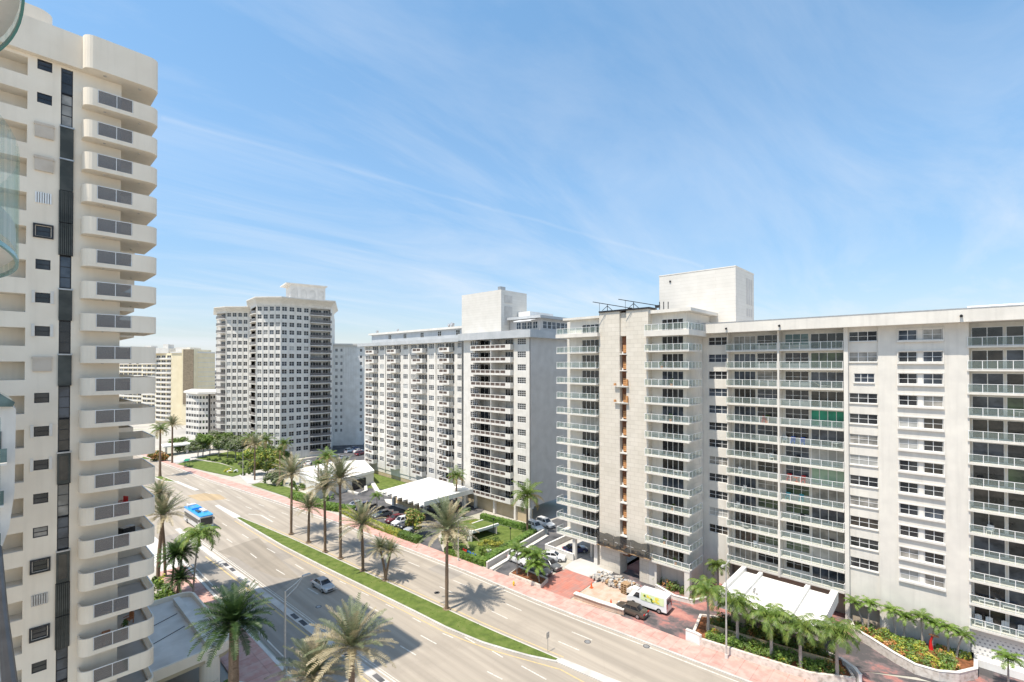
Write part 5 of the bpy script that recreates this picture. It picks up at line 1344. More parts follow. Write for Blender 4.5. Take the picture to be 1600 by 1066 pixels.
# raised bed in front of A
bed=[(59.5,23.2),(60.3,17.3),(61.2,11.6),(63.4,7.9),(66.6,9.4),(67.3,12.9),(67.0,18.4),(66.3,23.2),(65.2,25.2),(60,24.2)]
t=thing('raised_bed','long raised flower bed with a pale coral stone wall along the pavement','planter',(63.5,17,0))
m=MB();m.wallpath([(x-63.5,y-17) for x,y in bed],.35,0,.95,'coral_stone',True);obj('stone_wall',m,t)
m=MB();m.prism([(x-63.5,y-17) for x,y in bed],0,.7,'soil_mulch');obj('soil',m,t)
m=MB();m.wallpath([(62.3-63.5,23.4-17),(63.2-63.5,17-17),(64.4-63.5,10-17)],.3,.7,1.5,'beige_block');obj('inner_wall',m,t)
plantbed('flower_bed',[(59.9,22.8),(60.7,17.3),(61.5,11.6),(63.4,8.5),(64.2,10),(63,17),(62.1,23)],.7,.9,8500,['bright_leaf','yellow_leaf','bush_leaf','orange_leaf'],(7,1.6,4,.5),'mixed green, yellow and orange shrubs filling the street side of the raised bed',1)
plantbed('flower_bed',[(62.4,23.2),(63.4,17),(64.6,10),(66.2,9.8),(66.9,13),(66.6,18.4),(65.9,23.4)],.75,1.2,7500,['bush_leaf','bright_leaf','yellow_leaf','orange_leaf'],(6,3,1.2,.5),'darker shrubs filling the rear half of the raised bed',2)
p=thing('gate_pillar','white rounded gatepost at the left end of the raised bed','pillar',(59.6,23.9,0));m=MB();m.wallpath([(-.2,-.9),(0,-.4),(0,1.0)],.35,0,1.3,'roof_white');obj('post',m,p)
m=MB();m.wallpath([(-.2,-.9),(0,-.4),(0,1.0)],.45,1.302,1.38,'white_paint');obj('cap',m,p)
p=thing('gate_pillar','white rounded gatepost at the right end of the raised bed','pillar',(64.9,7.6,0));m=MB();m.wallpath([(-1.0,-.2),(0,.4),(.9,1.6)],.3,0,1.2,'roof_white');obj('post',m,p)
m=MB();m.wallpath([(-1.0,-.2),(0,.4),(.9,1.6)],.4,1.202,1.28,'white_paint');obj('cap',m,p)
# curved wall bed along the cream wall
cv=[(77.3,10.0),(74.9,9.3),(73.7,7.5),(71.7,5.0),(70.6,3.1),(70.8,1.2),(71.9,-.4),(74.3,-1.9),(77.3,-2.0)]
t=thing('raised_bed','curved raised bed with a pale stone wall along the blank cream wall','planter',(74,4,0))
m=MB();m.wallpath([(x-74,y-4) for x,y in cv],.3,0,1.1,'coral_stone');obj('stone_wall',m,t);m=MB();m.wallpath([(x-74,y-4) for x,y in cv],.38,1.102,1.16,'white_paint');obj('coping',m,t)
m=MB();m.prism([(x-74,y-4) for x,y in cv],0,.8,'soil_mulch');obj('soil',m,t)
plantbed('flower_bed',[(77,9.6),(75.1,9),(73.9,7.3),(71.9,4.8),(70.9,3.1),(71.1,1.3),(72.1,0),(74.4,-1.5),(77,-1.6)],.8,.8,6500,['bush_leaf','yellow_leaf','orange_leaf','bright_leaf'],(4,2.4,1.3,3),'yellow, orange and green plants in the curved raised bed',3)
plantbed('flower_bed',[(70.6,36),(70.2,29.6),(71.2,29.8),(74,29.5),(74,36)],0,1.4,2600,['bush_leaf','bright_leaf','yellow_leaf','orange_leaf'],(5,3,1.3,.8),'green plants in the shaded bay under the corner balconies',4)
t=thing('planter_wall','low zigzag pale wall in front of the corner column','wall',(69,30,0));m=MB();m.wallpath([(.9,4.0),(-.5,.4),(.0,-2.2),(2.6,-3.4)],.3,0,.6,'concrete_light');obj('wall_run',m,t);m=MB();m.wallpath([(.9,4.0),(-.5,.4),(.0,-2.2),(2.6,-3.4)],.4,.602,.68,'white_paint');obj('coping',m,t)
plantbed('flower_bed',[(50.5,168),(53.0,171),(52.5,178),(49.5,174)],.05,.6,700,['white_plastic','yellow_leaf','bush_leaf'],(3,1,2),'white and yellow flower bed on the far lawn',5,.25)
plantbed('flower_bed',[(12,30),(17,30),(17,57),(13,57)],.02,1.4,5500,['dark_palm_leaf','bush_leaf','bright_leaf'],(4,4,2),'dark green shrubs between the round canopy and the left pavement',6,.22)
plantbed('flower_bed',[(15,78),(18,84),(18,94),(15,96)],.02,1.6,2600,['bright_leaf','yellow_leaf','bush_leaf'],(4,2,3),'bright green shrubs behind the tower balconies by the pavement',7,.22)
# far tree belts (read as one mass)
rb=random.Random(8);m=MB()
for i in range(260):
    px=rb.uniform(175,345) if i%2 else rb.uniform(530,575);d=rb.uniform(430,900);x,y=PD(px,d);r=rb.uniform(5,10);leafcrown(m,(x,y,5),r,r,6,26,2.2,['bush_leaf','silver_leaf'],rb,4)
tag(obj('distant_trees',m),'far belt of low green trees on the horizon','trees',None,'stuff')

plantbed('flower_bed',[(49,160),(56,166),(60,176),(56,196),(50,206),(54,190),(56,172)],.03,1.0,2600,['bush_leaf','bright_leaf','silver_leaf'],(5,2,.4),'low green shrubs under the trees before the faceted tower',9,.3)
plantbed('flower_bed',[(54,116),(60,118),(62,128),(57,146),(52.8,150),(56,135)],.03,1.6,2600,['bush_leaf','bright_leaf'],(4,3),'green shrubs left of the white garage',10,.3)
# ================================================================ VEHICLES
CARM={}
def car_meshes(style,paint,L,Wd,Hh):
    key=(style,paint,L)
    if key in CARM: return CARM[key]
    hw=Wd/2;suv=style=='suv';bl=.98 if not suv else 1.08
    st=[(0,.50,.80),(.015,.66,.88),(.08,.80,.95),(.25,bl-.06,1.0),(.33,bl,1.0),(.75,bl+.03,1.0),(.93,bl+.0 if suv else bl-.02,.97),(.985,.86,.93),(1,.6,.86)]
    b=MB();rings=[]
    for (t,zb,wf) in st:
        x=L/2-t*L;w_=hw*wf
        rings.append([(x,-w_*.94,.24),(x,-w_,.45),(x,-w_*.99,zb*.78),(x,-w_*.90,zb),(x,-w_*.45,zb+.03),(x,w_*.45,zb+.03),(x,w_*.90,zb),(x,w_*.99,zb*.78),(x,w_,.45),(x,w_*.94,.24)])
    for i in range(len(rings)-1):
        A_,B_=rings[i],rings[i+1]
        for j in range(len(A_)-1): b.poly([A_[j],A_[j+1],B_[j+1],B_[j]],paint)
        b.poly([A_[-1],A_[0],B_[0],B_[-1]],'car_black')
    b.poly(rings[0][::-1],paint);b.poly(rings[-1],paint)
    c0,c1,r0,r1=(.27,.86,.42,.74) if not suv else (.27,.965,.39,.90)
    X=lambda t:L/2-t*L
    base=[(X(c0),hw*.86),(X(c0),-hw*.86),(X(c1),-hw*.84),(X(c1),hw*.84)];roof=[(X(r0),hw*.66),(X(r0),-hw*.66),(X(r1),-hw*.64),(X(r1),hw*.64)]
    g=MB();zb,zr=bl-.02,Hh-.05
    for i in range(4):
        j=(i+1)%4;g.poly([(*base[i],zb),(*base[j],zb),(*roof[j],zr),(*roof[i],zr)],'pane_dark' if True else '')
    rp=[(x*1.0,y*1.02) for x,y in roof];b.prism(rp,zr-.01,zr+.045,paint)
    for i in range(4): b.tube((*base[i],zb),(*roof[i],zr),.05,.045,paint,5)
    for sx in (-1,1):
        m0=(X((r0+r1)/2),hw*.66*sx);b.tube((X(.56),hw*.87*sx,zb),(X(.56),hw*.67*sx,zr),.05,.04,paint,5)
        b.box(X(.31)-.1,X(.31)+.08,sx*hw*.98,sx*(hw+.16),bl-.02,bl+.13,paint)
    wh=MB();wh.tube((0,-.11,0),(0,.11,0),.33,.33,'rubber',18);ri=MB();ri.tube((0,-.125,0),(0,.125,0),.21,.21,'steel',12)
    hl=MB();hl.box(-.12,.05,-.2,.2,-.07,.08,'lamp_lens');tl=MB();tl.box(-.05,.08,-.17,.17,-.08,.08,'light_red')
    pl_=MB();pl_.box(-.02,.02,-.26,.26,-.06,.06,'white_plastic');gr=MB();gr.box(-.03,.03,-.45,.45,-.1,.1,'car_black')
    CARM[key]=(b.mesh('body'),g.mesh('window_glass'),wh.mesh('wheel'),ri.mesh('rim'),hl.mesh('headlight'),tl.mesh('tail_light'),pl_.mesh('number_plate'),gr.mesh('grille'));return CARM[key]
def car(x,y,hd,style,paint,label,group=None,L=4.6,Wd=1.85,Hh=None,z=0.03):
    Hh=Hh or (1.45 if style=='sedan' else 1.72)
    ms_=car_meshes(style,paint,L,Wd,Hh);t=thing('parked_car' if group or style!='moving' else 'car',label,'car',(x,y,z),rad(hd),group)
    link('body',ms_[0],t);link('window_glass',ms_[1],t)
    for sx in (.31,-.30):
        for sy in (-1,1):
            w_=link('wheel',ms_[2],t,(sx*L,sy*(Wd/2-.1),.33));link('rim',ms_[3],w_)
    for sy in (-1,1):
        link('headlight',ms_[4],t,(L/2-.07,sy*Wd*.33,.66));link('tail_light',ms_[5],t,(-L/2+.0,sy*Wd*.35,.78))
    link('number_plate',ms_[6],t,(-L/2+.0,0,.6));link('grille',ms_[7],t,(L/2-.0,0,.45));return t
car(34.6,72.3,-88,'sedan','car_silver','silver saloon driving alone in the shadowed carriageway',None,4.6)['category']='car'
car(60.55,33.2,93,'sedan','car_bronze','dark bronze saloon parked beside the low stone wall next to the white van')
car(61.75,50.9,-92,'suv','car_gray','dark-fronted people carrier parked beside the stone planter',L=4.7)
car(64.7,51.0,-95,'sedan','car_gray','low dark grey car parked between the people carrier and the white car')
car(67.6,52.6,-60,'sedan','car_white','white car parked by the pale retaining wall of the garage court')
car(62.6,57.4-1.2,-92,'suv','car_white','white car parked behind the people carrier, its roof above the planter palms',L=4.4)
car(77.4,64.9,-100,'suv','car_white','white hatchback at the foot of the shade-grey side wall, nearer the big coconut palm',L=4.4)
car(80.6,64.7,-95,'suv','car_white','white car at the foot of the shade-grey side wall, further from the lawn',L=4.5)
car(73.2,51.6,-35,'sedan','car_blue','dark blue car under the cream block behind the columns')
for (x,y,h,st,pt,lab) in ((60.2,88.6,178,'suv','car_white','white hatchback in the hedge-side parking row'),(60.3,91.3,180,'sedan','car_red','dark red car in the hedge-side row, left of the white hatchback'),(60.1,86.0,180,'sedan','car_black','black car in the hedge-side row, right of the white hatchback'),(59.6,83.2,182,'sedan','car_silver','silver car half under the spiky tree in the hedge-side row'),
    (59.8,104.6,180,'suv','car_blue','dark blue vehicle at the far left of the hedge-side row'),(59.8,101.8,180,'suv','car_black','big black vehicle beside the dark blue one in the hedge-side row'),(60.0,99.0,180,'suv','car_black','black vehicle with sloping glass next to the silver-grey car'),(60.0,96.2,180,'sedan','car_gray','silver-grey car at the gap in the hedge-side row'),(59.6,107.6,180,'sedan','car_silver','pale car at the very end of the hedge-side row'),
    (70.5,90.5,100,'suv','car_gray','grey vehicle waiting in the shade under the zigzag canopy'),(74.8,90.0,100,'sedan','car_red','maroon car in the shade under the zigzag canopy')):
    car(x,y,h,st,pt,lab,'cars around the white block' if x<65 else None)
for i,(px,py,h,pt,lab) in enumerate(((468,729,60,'car_white','white car leftmost of the row beneath the faceted tower'),(482,726,60,'car_white','white car second in the row beneath the faceted tower'),(498,721,60,'car_gray','grey car beside the round shrub under the faceted tower'),(510,716,60,'car_black','black car right of the grey one under the balcony facet'),(521,715,20,'car_silver','silver van-like car behind the white garage roof'),(536,718,20,'car_silver','silver car just above the white garage roof'),
    (546,707,20,'car_white','white car in the shaded court between the towers'),(553,703,20,'car_blue','dark blue car deep in the shaded court between the towers'),(560,707,20,'car_white','white car in front in the shaded court between the towers'),(563,711,20,'car_red','red and white car against the corner of the white mid-rise block'))):
    x,y=G(px,py);car(x,y,h,'suv' if i%3==0 else 'sedan',pt,lab,'cars in the court of the faceted tower')
# white panel van
t=thing('delivery_van','white high-roof delivery van with a green and yellow picture panel on its side','van',(63.9,32.2,.03),rad(94))
b=MB();hw=1.0
st=[(0,.55,1.0),(.03,.95,1.05),(.14,1.25,1.12),(.16,1.28,1.15)]
prof=[(2.95,.4),(2.98,.75),(2.85,1.12),(2.1,1.32),(1.45,2.15),(1.0,2.45),(-2.7,2.5),(-2.95,2.35),(-3.0,.4)]
n=len(prof)
for i in range(n):
    a,c=prof[i],prof[(i+1)%n];f=lambda z:hw if z<1.3 else hw-.12*(z-1.3)/1.2
    b.poly([(a[0],-f(a[1]),a[1]),(c[0],-f(c[1]),c[1]),(c[0],f(c[1]),c[1]),(a[0],f(a[1]),a[1])],'car_white')
for s_ in (-1,1): b.poly([(x,s_*(hw if z<1.3 else hw-.12*(z-1.3)/1.2),z) for x,z in prof],'car_white')
b.box(-2.9,2.9,-.98,.98,.3,.41,'car_black')
obj('body',b,t)
m=MB();m.poly([(2.06,-.82,1.38),(2.06,.82,1.38),(1.50,.80,2.08),(1.50,-.80,2.08)],'pane_dark')
m.v=[(x+.02,y,z+.02) for x,y,z in m.v]
for s_ in (-1,1): m.poly([(1.95,s_*1.01,1.35),(1.0,s_*1.01,1.35),(1.0,s_*.93,2.05),(1.5,s_*.93,2.05)],'pane_dark')
m.poly([(-3.01,-.7,1.4),(-3.01,-.05,1.4),(-2.97,-.05,2.1),(-2.97,-.7,2.1)],'pane_dark');m.poly([(-3.01,.7,1.4),(-3.01,.05,1.4),(-2.97,.05,2.1),(-2.97,.7,2.1)],'pane_dark')
obj('window_glass',m,t)
for s_,nm in ((1,'side_graphic'),(-1,'side_graphic')):
    m=MB();rr=random.Random(4);m.poly([(.8,s_*1.012,1.2),(-2.6,s_*1.012,1.2),(-2.6,s_*.915,2.2),(.8,s_*.915,2.2)],'graphic_green')
    for i in range(16):
        x=rr.uniform(-2.3,.5);z=rr.uniform(1.4,2.0);y=s_*(1.022-.12*(z-1.3)/1.2*.85);r_=rr.uniform(.1,.22)
        pts=[(x+r_*math.cos(a*.785),y+s_*.003*i,z+r_*math.sin(a*.785)) for a in range(8)];m.poly(pts,'graphic_yellow' if x<-1 or rr.random()<.3 else ('bright_leaf' if rr.random()<.6 else 'white_plastic'))
    obj(nm,m,t)
wm=MB();wm.tube((0,-.13,0),(0,.13,0),.37,.37,'rubber',18);wm=wm.mesh('wheel');rm_=MB();rm_.tube((0,-.14,0),(0,.14,0),.2,.2,'steel',12);rm_=rm_.mesh('rim')
for x in (1.9,-1.9):
    for y in (-.88,.88): w_=link('wheel',wm,t,(x,y,.37));link('rim',rm_,w_)
for y in (-.8,.8):
    m=MB();m.box(2.8,2.99,y-.15,y+.15,.8,1.0,'lamp_lens');obj('headlight',m,t);m=MB();m.box(-3.03,-2.99,y-.1,y+.1,.9,1.5,'light_red');obj('tail_light',m,t)
# bus
t=thing('city_bus','bright blue roofed city bus with pale sides at the separator kerb','bus',(29.7,121,.03),rad(-88))
m=MB();L=11.0;m.box(-L/2,L/2,-1.27,1.27,.35,2.2,'bus_side');m.box(-L/2+.02,L/2-.02,-1.25,1.25,2.2,2.95,'bus_side')
m.prism([(-L/2,-1.28),(L/2-.3,-1.28),(L/2,-1.0),(L/2,1.0),(L/2-.3,1.28),(-L/2,1.28)],2.96,3.15,'bus_blue');obj('body',m,t)
m=MB();m.box(-3.6,-1.0,-.9,.9,3.16,3.5,'bus_blue');m.box(-.2,2.6,.2,1.0,3.16,3.45,'bus_side');m.box(.2,2.2,-.7,-.1,3.16,3.4,'bus_dark');m.box(-5.4,-4.2,-.8,.8,3.16,3.55,'bus_side');obj('roof_unit',m,t)
for s_ in (-1,1):
    m=MB();m.box(-L/2+.5,L/2-1.2,s_*1.275,s_*1.285,1.35,2.3,'bus_dark');obj('side_window',m,t)
    m=MB();m.box(L/2-.25,L/2-.05,s_*1.3,s_*1.5,2.0,2.5,'car_black');obj('mirror',m,t)
m=MB();m.box(L/2+.005,L/2+.02,-1.1,1.1,1.15,2.7,'bus_dark');obj('windscreen',m,t);m=MB();m.box(L/2+.001,L/2+.03,-1.15,1.15,.45,.9,'bus_blue');obj('bumper',m,t)
wm=MB();wm.tube((0,-.15,0),(0,.15,0),.48,.48,'rubber',18);wm=wm.mesh('wheel');rm_=MB();rm_.tube((0,-.16,0),(0,.16,0),.25,.25,'steel',12);rm_=rm_.mesh('rim')
for x in (3.6,-3.0):
    for y in (-1.15,1.15): w_=link('wheel',wm,t,(x,y,.48));link('rim',rm_,w_)
# ================================================================ STREET FURNITURE
x,y=G(445,1064);zt=zat(x,y,922);hd_=PY(482,899,y);
t=thing('street_lamp','tall grey street lamp with a long double arm over the shadowed carriageway','street lamp',(x,y,.1))
m=MB();m.tube((0,0,0),(0,0,zt-.1),.13,.08,'lamp_metal',10);obj('pole',m,t)
m=MB();m.chain([(0,0,zt-.9),(hd_[0]*.0+1.2,0,zt-.1),(hd_[0]-x-.6,0,hd_[2]-.05)],[.05,.05,.04],'lamp_metal',6);m.chain([(0,0,zt-.15),(1.2,0,zt+.4),(hd_[0]-x-.6,0,hd_[2]+.02)],[.05,.05,.04],'lamp_metal',6);obj('arm',m,t)
m=MB();m.box(hd_[0]-x-.7,hd_[0]-x+.2,-.16,.16,hd_[2]-.08,hd_[2]+.1,'lamp_metal');obj('lamp_head',m,t)
for (b,ty,lab,r_) in (((1135,1030),881,'tall pale lamp post on the pavement before the raised bed',.11),((716,877.5),812,'pale lamp post on the pavement beside the corner hedge',.11),((379.5,743.7),703,'thin lamp post at the far lawn drive',.1)):
    x,y=G(*b);zt=zat(x,y,ty);t=thing('street_lamp',lab,'street lamp',(x,y,.1));m=MB();m.tube((0,0,0),(0,0,.5),.2,.18,'concrete_light',10);m.tube((0,0,.501),(0,0,zt-.1),r_,.06,'lamp_metal',10);obj('pole',m,t)
    m=MB();m.tube((0,0,zt-.1),(-.9,0,zt+.1),.04,.04,'lamp_metal',6);m.tube((0,0,zt-.1),(.7,0,zt+.05),.04,.04,'lamp_metal',6);obj('arm',m,t);m=MB();m.box(-1.4,-.8,-.12,.12,zt,zt+.14,'lamp_metal');m.box(.6,1.2,-.12,.12,zt-.02,zt+.12,'lamp_metal');obj('lamp_head',m,t)
for (b,ty,lab) in (((771,838),809.6,'black garden lamp post behind the arch on the corner lawn'),((797.5,851),824,'black garden lamp post near the ramp wall on the corner lawn'),((574.5,800),790,'small black lamp post among the hedge-side cars')):
    x,y=G(*b);h=max(2.4,zat(x,y,ty));t=thing('garden_lamp',lab,'lamp post',(x,y,0));m=MB();m.tube((0,0,0),(0,0,h-.3),.06,.045,'dark_metal',8);obj('pole',m,t);m=MB();m.tube((0,0,h-.3),(0,0,h+.05),.12,.2,'dark_metal',8);obj('lamp_head',m,t)
t=thing('fire_hydrant','small yellow fire hydrant on the pink pavement by the stone planter','hydrant',(55.3,50.8,.13));m=MB();m.tube((0,0,0),(0,0,.55),.13,.12,'hydrant_yellow',10);m.blob((0,0,.6),.14,.14,.14,'hydrant_yellow');obj('barrel',m,t);m=MB();m.tube((-.22,0,.4),(.22,0,.4),.07,.07,'hydrant_yellow',8);m.tube((0,0,.4),(0,-.2,.4),.08,.08,'hydrant_yellow',8);obj('outlet',m,t)
for (x,y,lab) in ((63.2,41.5,'orange cone at the back corner of the beige paving'),(59.7,41.4,'orange cone at the end of the low stone wall'),(60.7,36.5,'orange cone in front of the dark bronze saloon'),(*G(585.6,801),'red cone by the silver-grey car in the hedge-side row'),(*G(605.7,807),'red cone behind the dark red car in the hedge-side row')):
    t=thing('traffic_cone',lab,'cone',(x,y,.03),group='traffic cones');m=MB();m.tube((0,0,.04),(0,0,.85),.2,.04,'cone_orange',10);obj('cone_body',m,t);m=MB();m.box(-.26,.26,-.26,.26,0,.04,'cone_orange');obj('base',m,t)
t=thing('low_wall','low coral stone wall with a pale coping between pavement and dark saloon','wall',(59,37.5,0));m=MB();m.wallpath([(-.2,4.1),(.1,0),(.6,-3.8)],.5,0,.75,'beige_paver');obj('wall_run',m,t);m=MB();m.wallpath([(-.2,4.1),(.1,0),(.6,-3.8)],.8,.752,.85,'concrete_light');obj('coping',m,t)
t=thing('ramp_wall','grey ramp wall with a pale kerb along the edge of the corner lawn','wall',(66,59.8,0));m=MB();m.wallpath([(-9.1,-1.3),(10.2,1.7)],.3,0,1.1,'gray_paint');m.wallpath([(-9.1,-1.3),(10.2,1.7)],.36,1.101,1.2,'white_paint');obj('wall_run',m,t);m=MB();m.wallpath([(-9.0,-2.2),(10,.7)],.7,0,.3,'concrete_light');obj('kerb_edge',m,t)
t=thing('court_wall','white retaining wall around the pale garage court under the cream block','wall',(73,56,0));m=MB();m.wallpath([(8,.2),(-3,.1),(-3.2,-6.4)],.3,0,1.15,'white_paint');obj('wall_run',m,t);m=MB();m.wallpath([(8,.2),(-3,.1),(-3.2,-6.4)],.4,1.152,1.22,'roof_white');obj('coping',m,t)
# arched ramp portal on the corner lawn
t=thing('ramp_portal','curved white concrete portal over a garage ramp in the corner lawn','ramp entrance',(66,69,0))
m=MB();m.wallpath([(-2.4,.6),(-2.6,1.6),(-2.2,2.8),(-1.0,4.0)],.3,0,2.2,'white_paint');m.wallpath([(-1.0,4.0),(4,4.2)],.3,0,2.1,'white_paint');obj('side_wall',m,t)
m=MB();m.poly([(-2.45,.7,2.22),(-2.2,3.0,2.22),(-1.0,4.1,2.22),(4,4.2,1.9),(4.15,.2,1.9)],'lawn');m.wallpath([(-2.5,.4),(.5,.0),(4.2,-.2)],.35,1.75,2.25,'roof_white');obj('lintel',m,t)
m=MB();m.box(-2.1,4,.8,3.8,.005,.02,'dark_metal');m.box(3.9,4.1,.0,4,0,1.85,'concrete');obj('ramp_opening',m,t)
# coloured decoration letters
t=thing('garden_letters','row of red and blue plastic script letters in the corner hedge','sign',(57.9,61.6,.4),rad(-90))
x,y=G(727,871);t.location=(x,y,.5)
m=MB();m.chain([(-.9,0,0),(-.5,0,1.0),(-.2,0,.2),(.2,0,.9),(.1,0,0)],[.13]*5,'red_plastic',6);m.chain([(-1.0,0,.5),(.4,0,.6)],[.12]*2,'red_plastic',6);obj('red_letter',m,t)
pts=[(.5+.14*i,0,.45+.4*math.sin(i*1.25)) for i in range(17)];m=MB();m.chain(pts,[.1]*17,'blue_plastic',6);m.chain([(.5,0,0),(1.0,0,.9)],[.1]*2,'teal_plastic',6);obj('blue_letter',m,t)
t=thing('urn','pale round urn on the grass beside the coloured letters','urn',(*G(764,866),0));m=MB();m.tube((0,0,0),(0,0,.7),.25,.45,'white_paint',14);m.tube((0,0,.7),(0,0,.85),.5,.5,'roof_white',14);obj('bowl',m,t)
# sign wall at the drop-off island
t=thing('sign_wall','tan stone sign wall with capped end piers on the drop-off island','sign wall',(68.3,99,0));m=MB();m.box(-.25,.25,-4.6,4.6,.15,1.7,'beige_block');obj('wall_run',m,t)
for y_ in (-5.0,5.0): m=MB();m.box(-.45,.45,y_-.45,y_+.45,.15,2.0,'beige_block');obj('pier',m,t);m=MB();m.prism([(-.6,y_-.6),(.6,y_-.6),(.6,y_+.6),(-.6,y_+.6)],2.001,2.2,'white_paint');obj('pier_cap',m,t)
m=MB();m.box(-.27,-.251,-2.6,-.6,.9,1.2,'brown_stone');m.box(-.27,-.251,.6,3.2,1.0,1.3,'brown_stone');obj('lettering',m,t)
m=MB();m.prism([(66.6,92),(69.5,91.5),(70.5,99),(69.8,106),(68,108),(66.6,105)],0,.15,'concrete_light');tag(obj('traffic_island',m),kind='structure')
m=MB();pth=[G(*q) for q in ((523,762),(560,773),(572,768),(571,758),(556,752))];m.wallpath(pth,.8,0,.4,'concrete_light');tag(obj('kerb',m),kind='structure')
m=MB();pth=[G(*q) for q in ((578,750),(590,770),(608,775),(640,772))];m.wallpath(pth,1.2,0,.5,'concrete_light');tag(obj('kerb',m),kind='structure')
t=thing('road_sign','small grey sign on a thin post at the tip of the median','sign',(*G(856,1019),.1));m=MB();m.tube((0,0,0),(0,0,2.2),.035,.035,'steel',6);obj('post',m,t);m=MB();m.box(-.25,.25,-.03,.03,1.6,2.3,'steel');obj('panel',m,t)
t=thing('bus_shelter','little green bus shelter at the kerb of the far lawn','bus shelter',(*G(292,730),.1),rad(70));m=MB();m.box(-2,2,-.7,.7,2.3,2.42,'green_cloth');obj('roof',m,t)
for x_ in (-1.8,1.8): m=MB();m.box(x_-.06,x_+.06,.5,.6,0,2.3,'dark_metal');m.box(x_-.06,x_+.06,-.6,-.5,0,2.3,'dark_metal');obj('post',m,t)
m=MB();m.box(-1.6,1.6,.1,.5,.4,.5,'dark_metal');obj('bench',m,t);m=MB();m.box(-1.7,1.7,.6,.62,.3,2.0,'rail_glass_teal');obj('rear_panel',m,t)
# building works at the stair tower foot
t=thing('pallet_stack','stack of timber pallets beside the stair tower rubble','pallets',(65.4,36.7,0));
for k in range(5):
    m=MB();z=.32*k
    for i in range(5): m.box(-.6+.25*i,-.42+.25*i,-.6,.6,z+.22,z+.26,'pallet_wood')
    for j in (-.55,0,.45): m.box(-.6,.6,j,j+.1,z,z+.22,'pallet_wood')
    obj('pallet',m,t)
t=thing('site_pump','white mortar pump machine parked in front of the white van','machine',(65.2,35.3,0),rad(90));m=MB();m.box(-.9,.9,-.5,.5,.45,1.15,'white_paint');m.prism([(-.9,-.5),(.2,-.5),(.2,.5),(-.9,.5)],1.151,1.5,'white_paint');obj('body',m,t)
for x_ in (-.6,.6): m=MB();m.tube((x_,-.56,.28),(x_,.56,.28),.28,.28,'rubber',12);obj('wheel',m,t)
m=MB();m.tube((.9,0,.5),(2.0,0,.35),.05,.05,'dark_metal',6);obj('tow_bar',m,t)
rr=random.Random(12);m=MB()
for i in range(260):
    x=rr.uniform(65.6,68.6);y=rr.uniform(36.2,43.6);s=rr.uniform(.08,.32);z=rr.uniform(0,.8)*(1-abs(y-40)/5);m.box(x-s,x+s,y-s*.7,y+s*.7,z,z+s*1.2,rr.choice(['rubble','rubble','concrete','fabric_gray','pallet_wood']))
tag(obj('rubble_heap',m),'heap of pale rubble and bags along the foot of the stair tower','rubble',None,'stuff')
t=thing('planter_sculpture','red curved garden ornament with a dark red cap among the small wall palms','ornament',(0,0,0));p=PX(1455,1026,76.2);t.location=(p[0],p[1],.8)
m=MB();m.chain([(0,0,0),(0,.05,.9),(0,-.1,1.6)],[.22,.13,.09],'red_plastic',10);obj('stem',m,t);m=MB();m.blob((0,-.25,1.75),.22,.5,.13,'terracotta');obj('cap',m,t)
# ================================================================ BALCONY FURNITURE
def furn(kind,mat,x,y,z,label,rz=0,group=None):
    m=MB()
    if kind=='chair':
        m.box(-.28,.28,-.28,.28,.38,.46,mat);m.box(.2,.28,-.28,.28,.46,1.0,mat)
        for a in (-.26,.2):
            for b in (-.26,.2): m.box(a,a+.06,b,b+.06,0,.38,mat)
        m.box(-.26,.24,-.33,-.27,.58,.64,mat);m.box(-.26,.24,.27,.33,.58,.64,mat);nm='patio_chair';cat='chair'
    elif kind=='lounger':
        m.box(-.32,.32,-.9,.4,.28,.38,mat);m.poly([(-.32,.4,.36),(.32,.4,.36),(.32,1.0,.85),(-.32,1.0,.85)],mat);m.poly([(-.32,.4,.30),(.32,.4,.30),(.32,1.0,.79),(-.32,1.0,.79)],mat)
        for a in (-.3,.24):
            for b in (-.85,.35): m.box(a,a+.06,b,b+.06,0,.28,mat)
        nm='sun_lounger';cat='lounger'
    elif kind=='table':
        m.tube((0,0,.68),(0,0,.74),.5,.5,mat,14);m.tube((0,0,0),(0,0,.68),.06,.05,mat,8);m.tube((0,0,0),(0,0,.04),.3,.3,mat,10);nm='patio_table';cat='table'
    elif kind=='adirondack':
        m.box(-.3,.3,-.3,.3,.30,.38,mat)
        for i in range(5): m.box(.26,.32,-.28+.12*i,-.18+.12*i,.38,1.05+.12*math.sin(math.pi*(i+.5)/5),mat)
        for b in (-.36,.28): m.box(-.4,.3,b,b+.08,.58,.62,mat);m.box(-.36,-.28,b,b+.08,0,.58,mat);m.box(.2,.28,b,b+.08,0,.3,mat)
        nm='patio_chair';cat='chair'
    elif kind=='plant':
        m.tube((0,0,0),(0,0,.38),.16,.22,'terracotta',10);leafcrown(m,(0,0,.8),.35,.35,.45,140,.12,[mat],R_,5);nm='potted_plant';cat='potted plant'
    else:
        m.box(-.5,.5,-.35,.35,.1,.85,mat);m.box(-.5,.5,-.35,.35,.86,.93,'steel');nm='barbecue_cart';cat='cart'
    o=obj(nm,m,None,(x,y,z),rz);return tag(o,label,cat,group)
def kof(y,X,px):
    p=PX(px,y,X);k=min(range(13),key=lambda i:abs(SL[i]-p[2]));return p,k
FX=78.9
seen={}
def place(px,py,kind,mat,lab,rz=0,X=FX):
    p=PX(px,py,X);k=min(range(13),key=lambda i:abs(SL[i]+.3-p[2]));furn(kind,mat,X,p[1],SL[k],lab,rz)
place(1226,690,'chair','white_plastic','white patio chair left of two blue ones on a middle balcony of the cream block')
place(1239,690,'chair','blue_plastic','blue patio chair, left of the blue pair on a middle balcony')
place(1254,692,'chair','blue_plastic','blue patio chair, right of the blue pair on a middle balcony')
place(1307,694,'table','white_plastic','white round table at the right end of the blue chairs balcony')
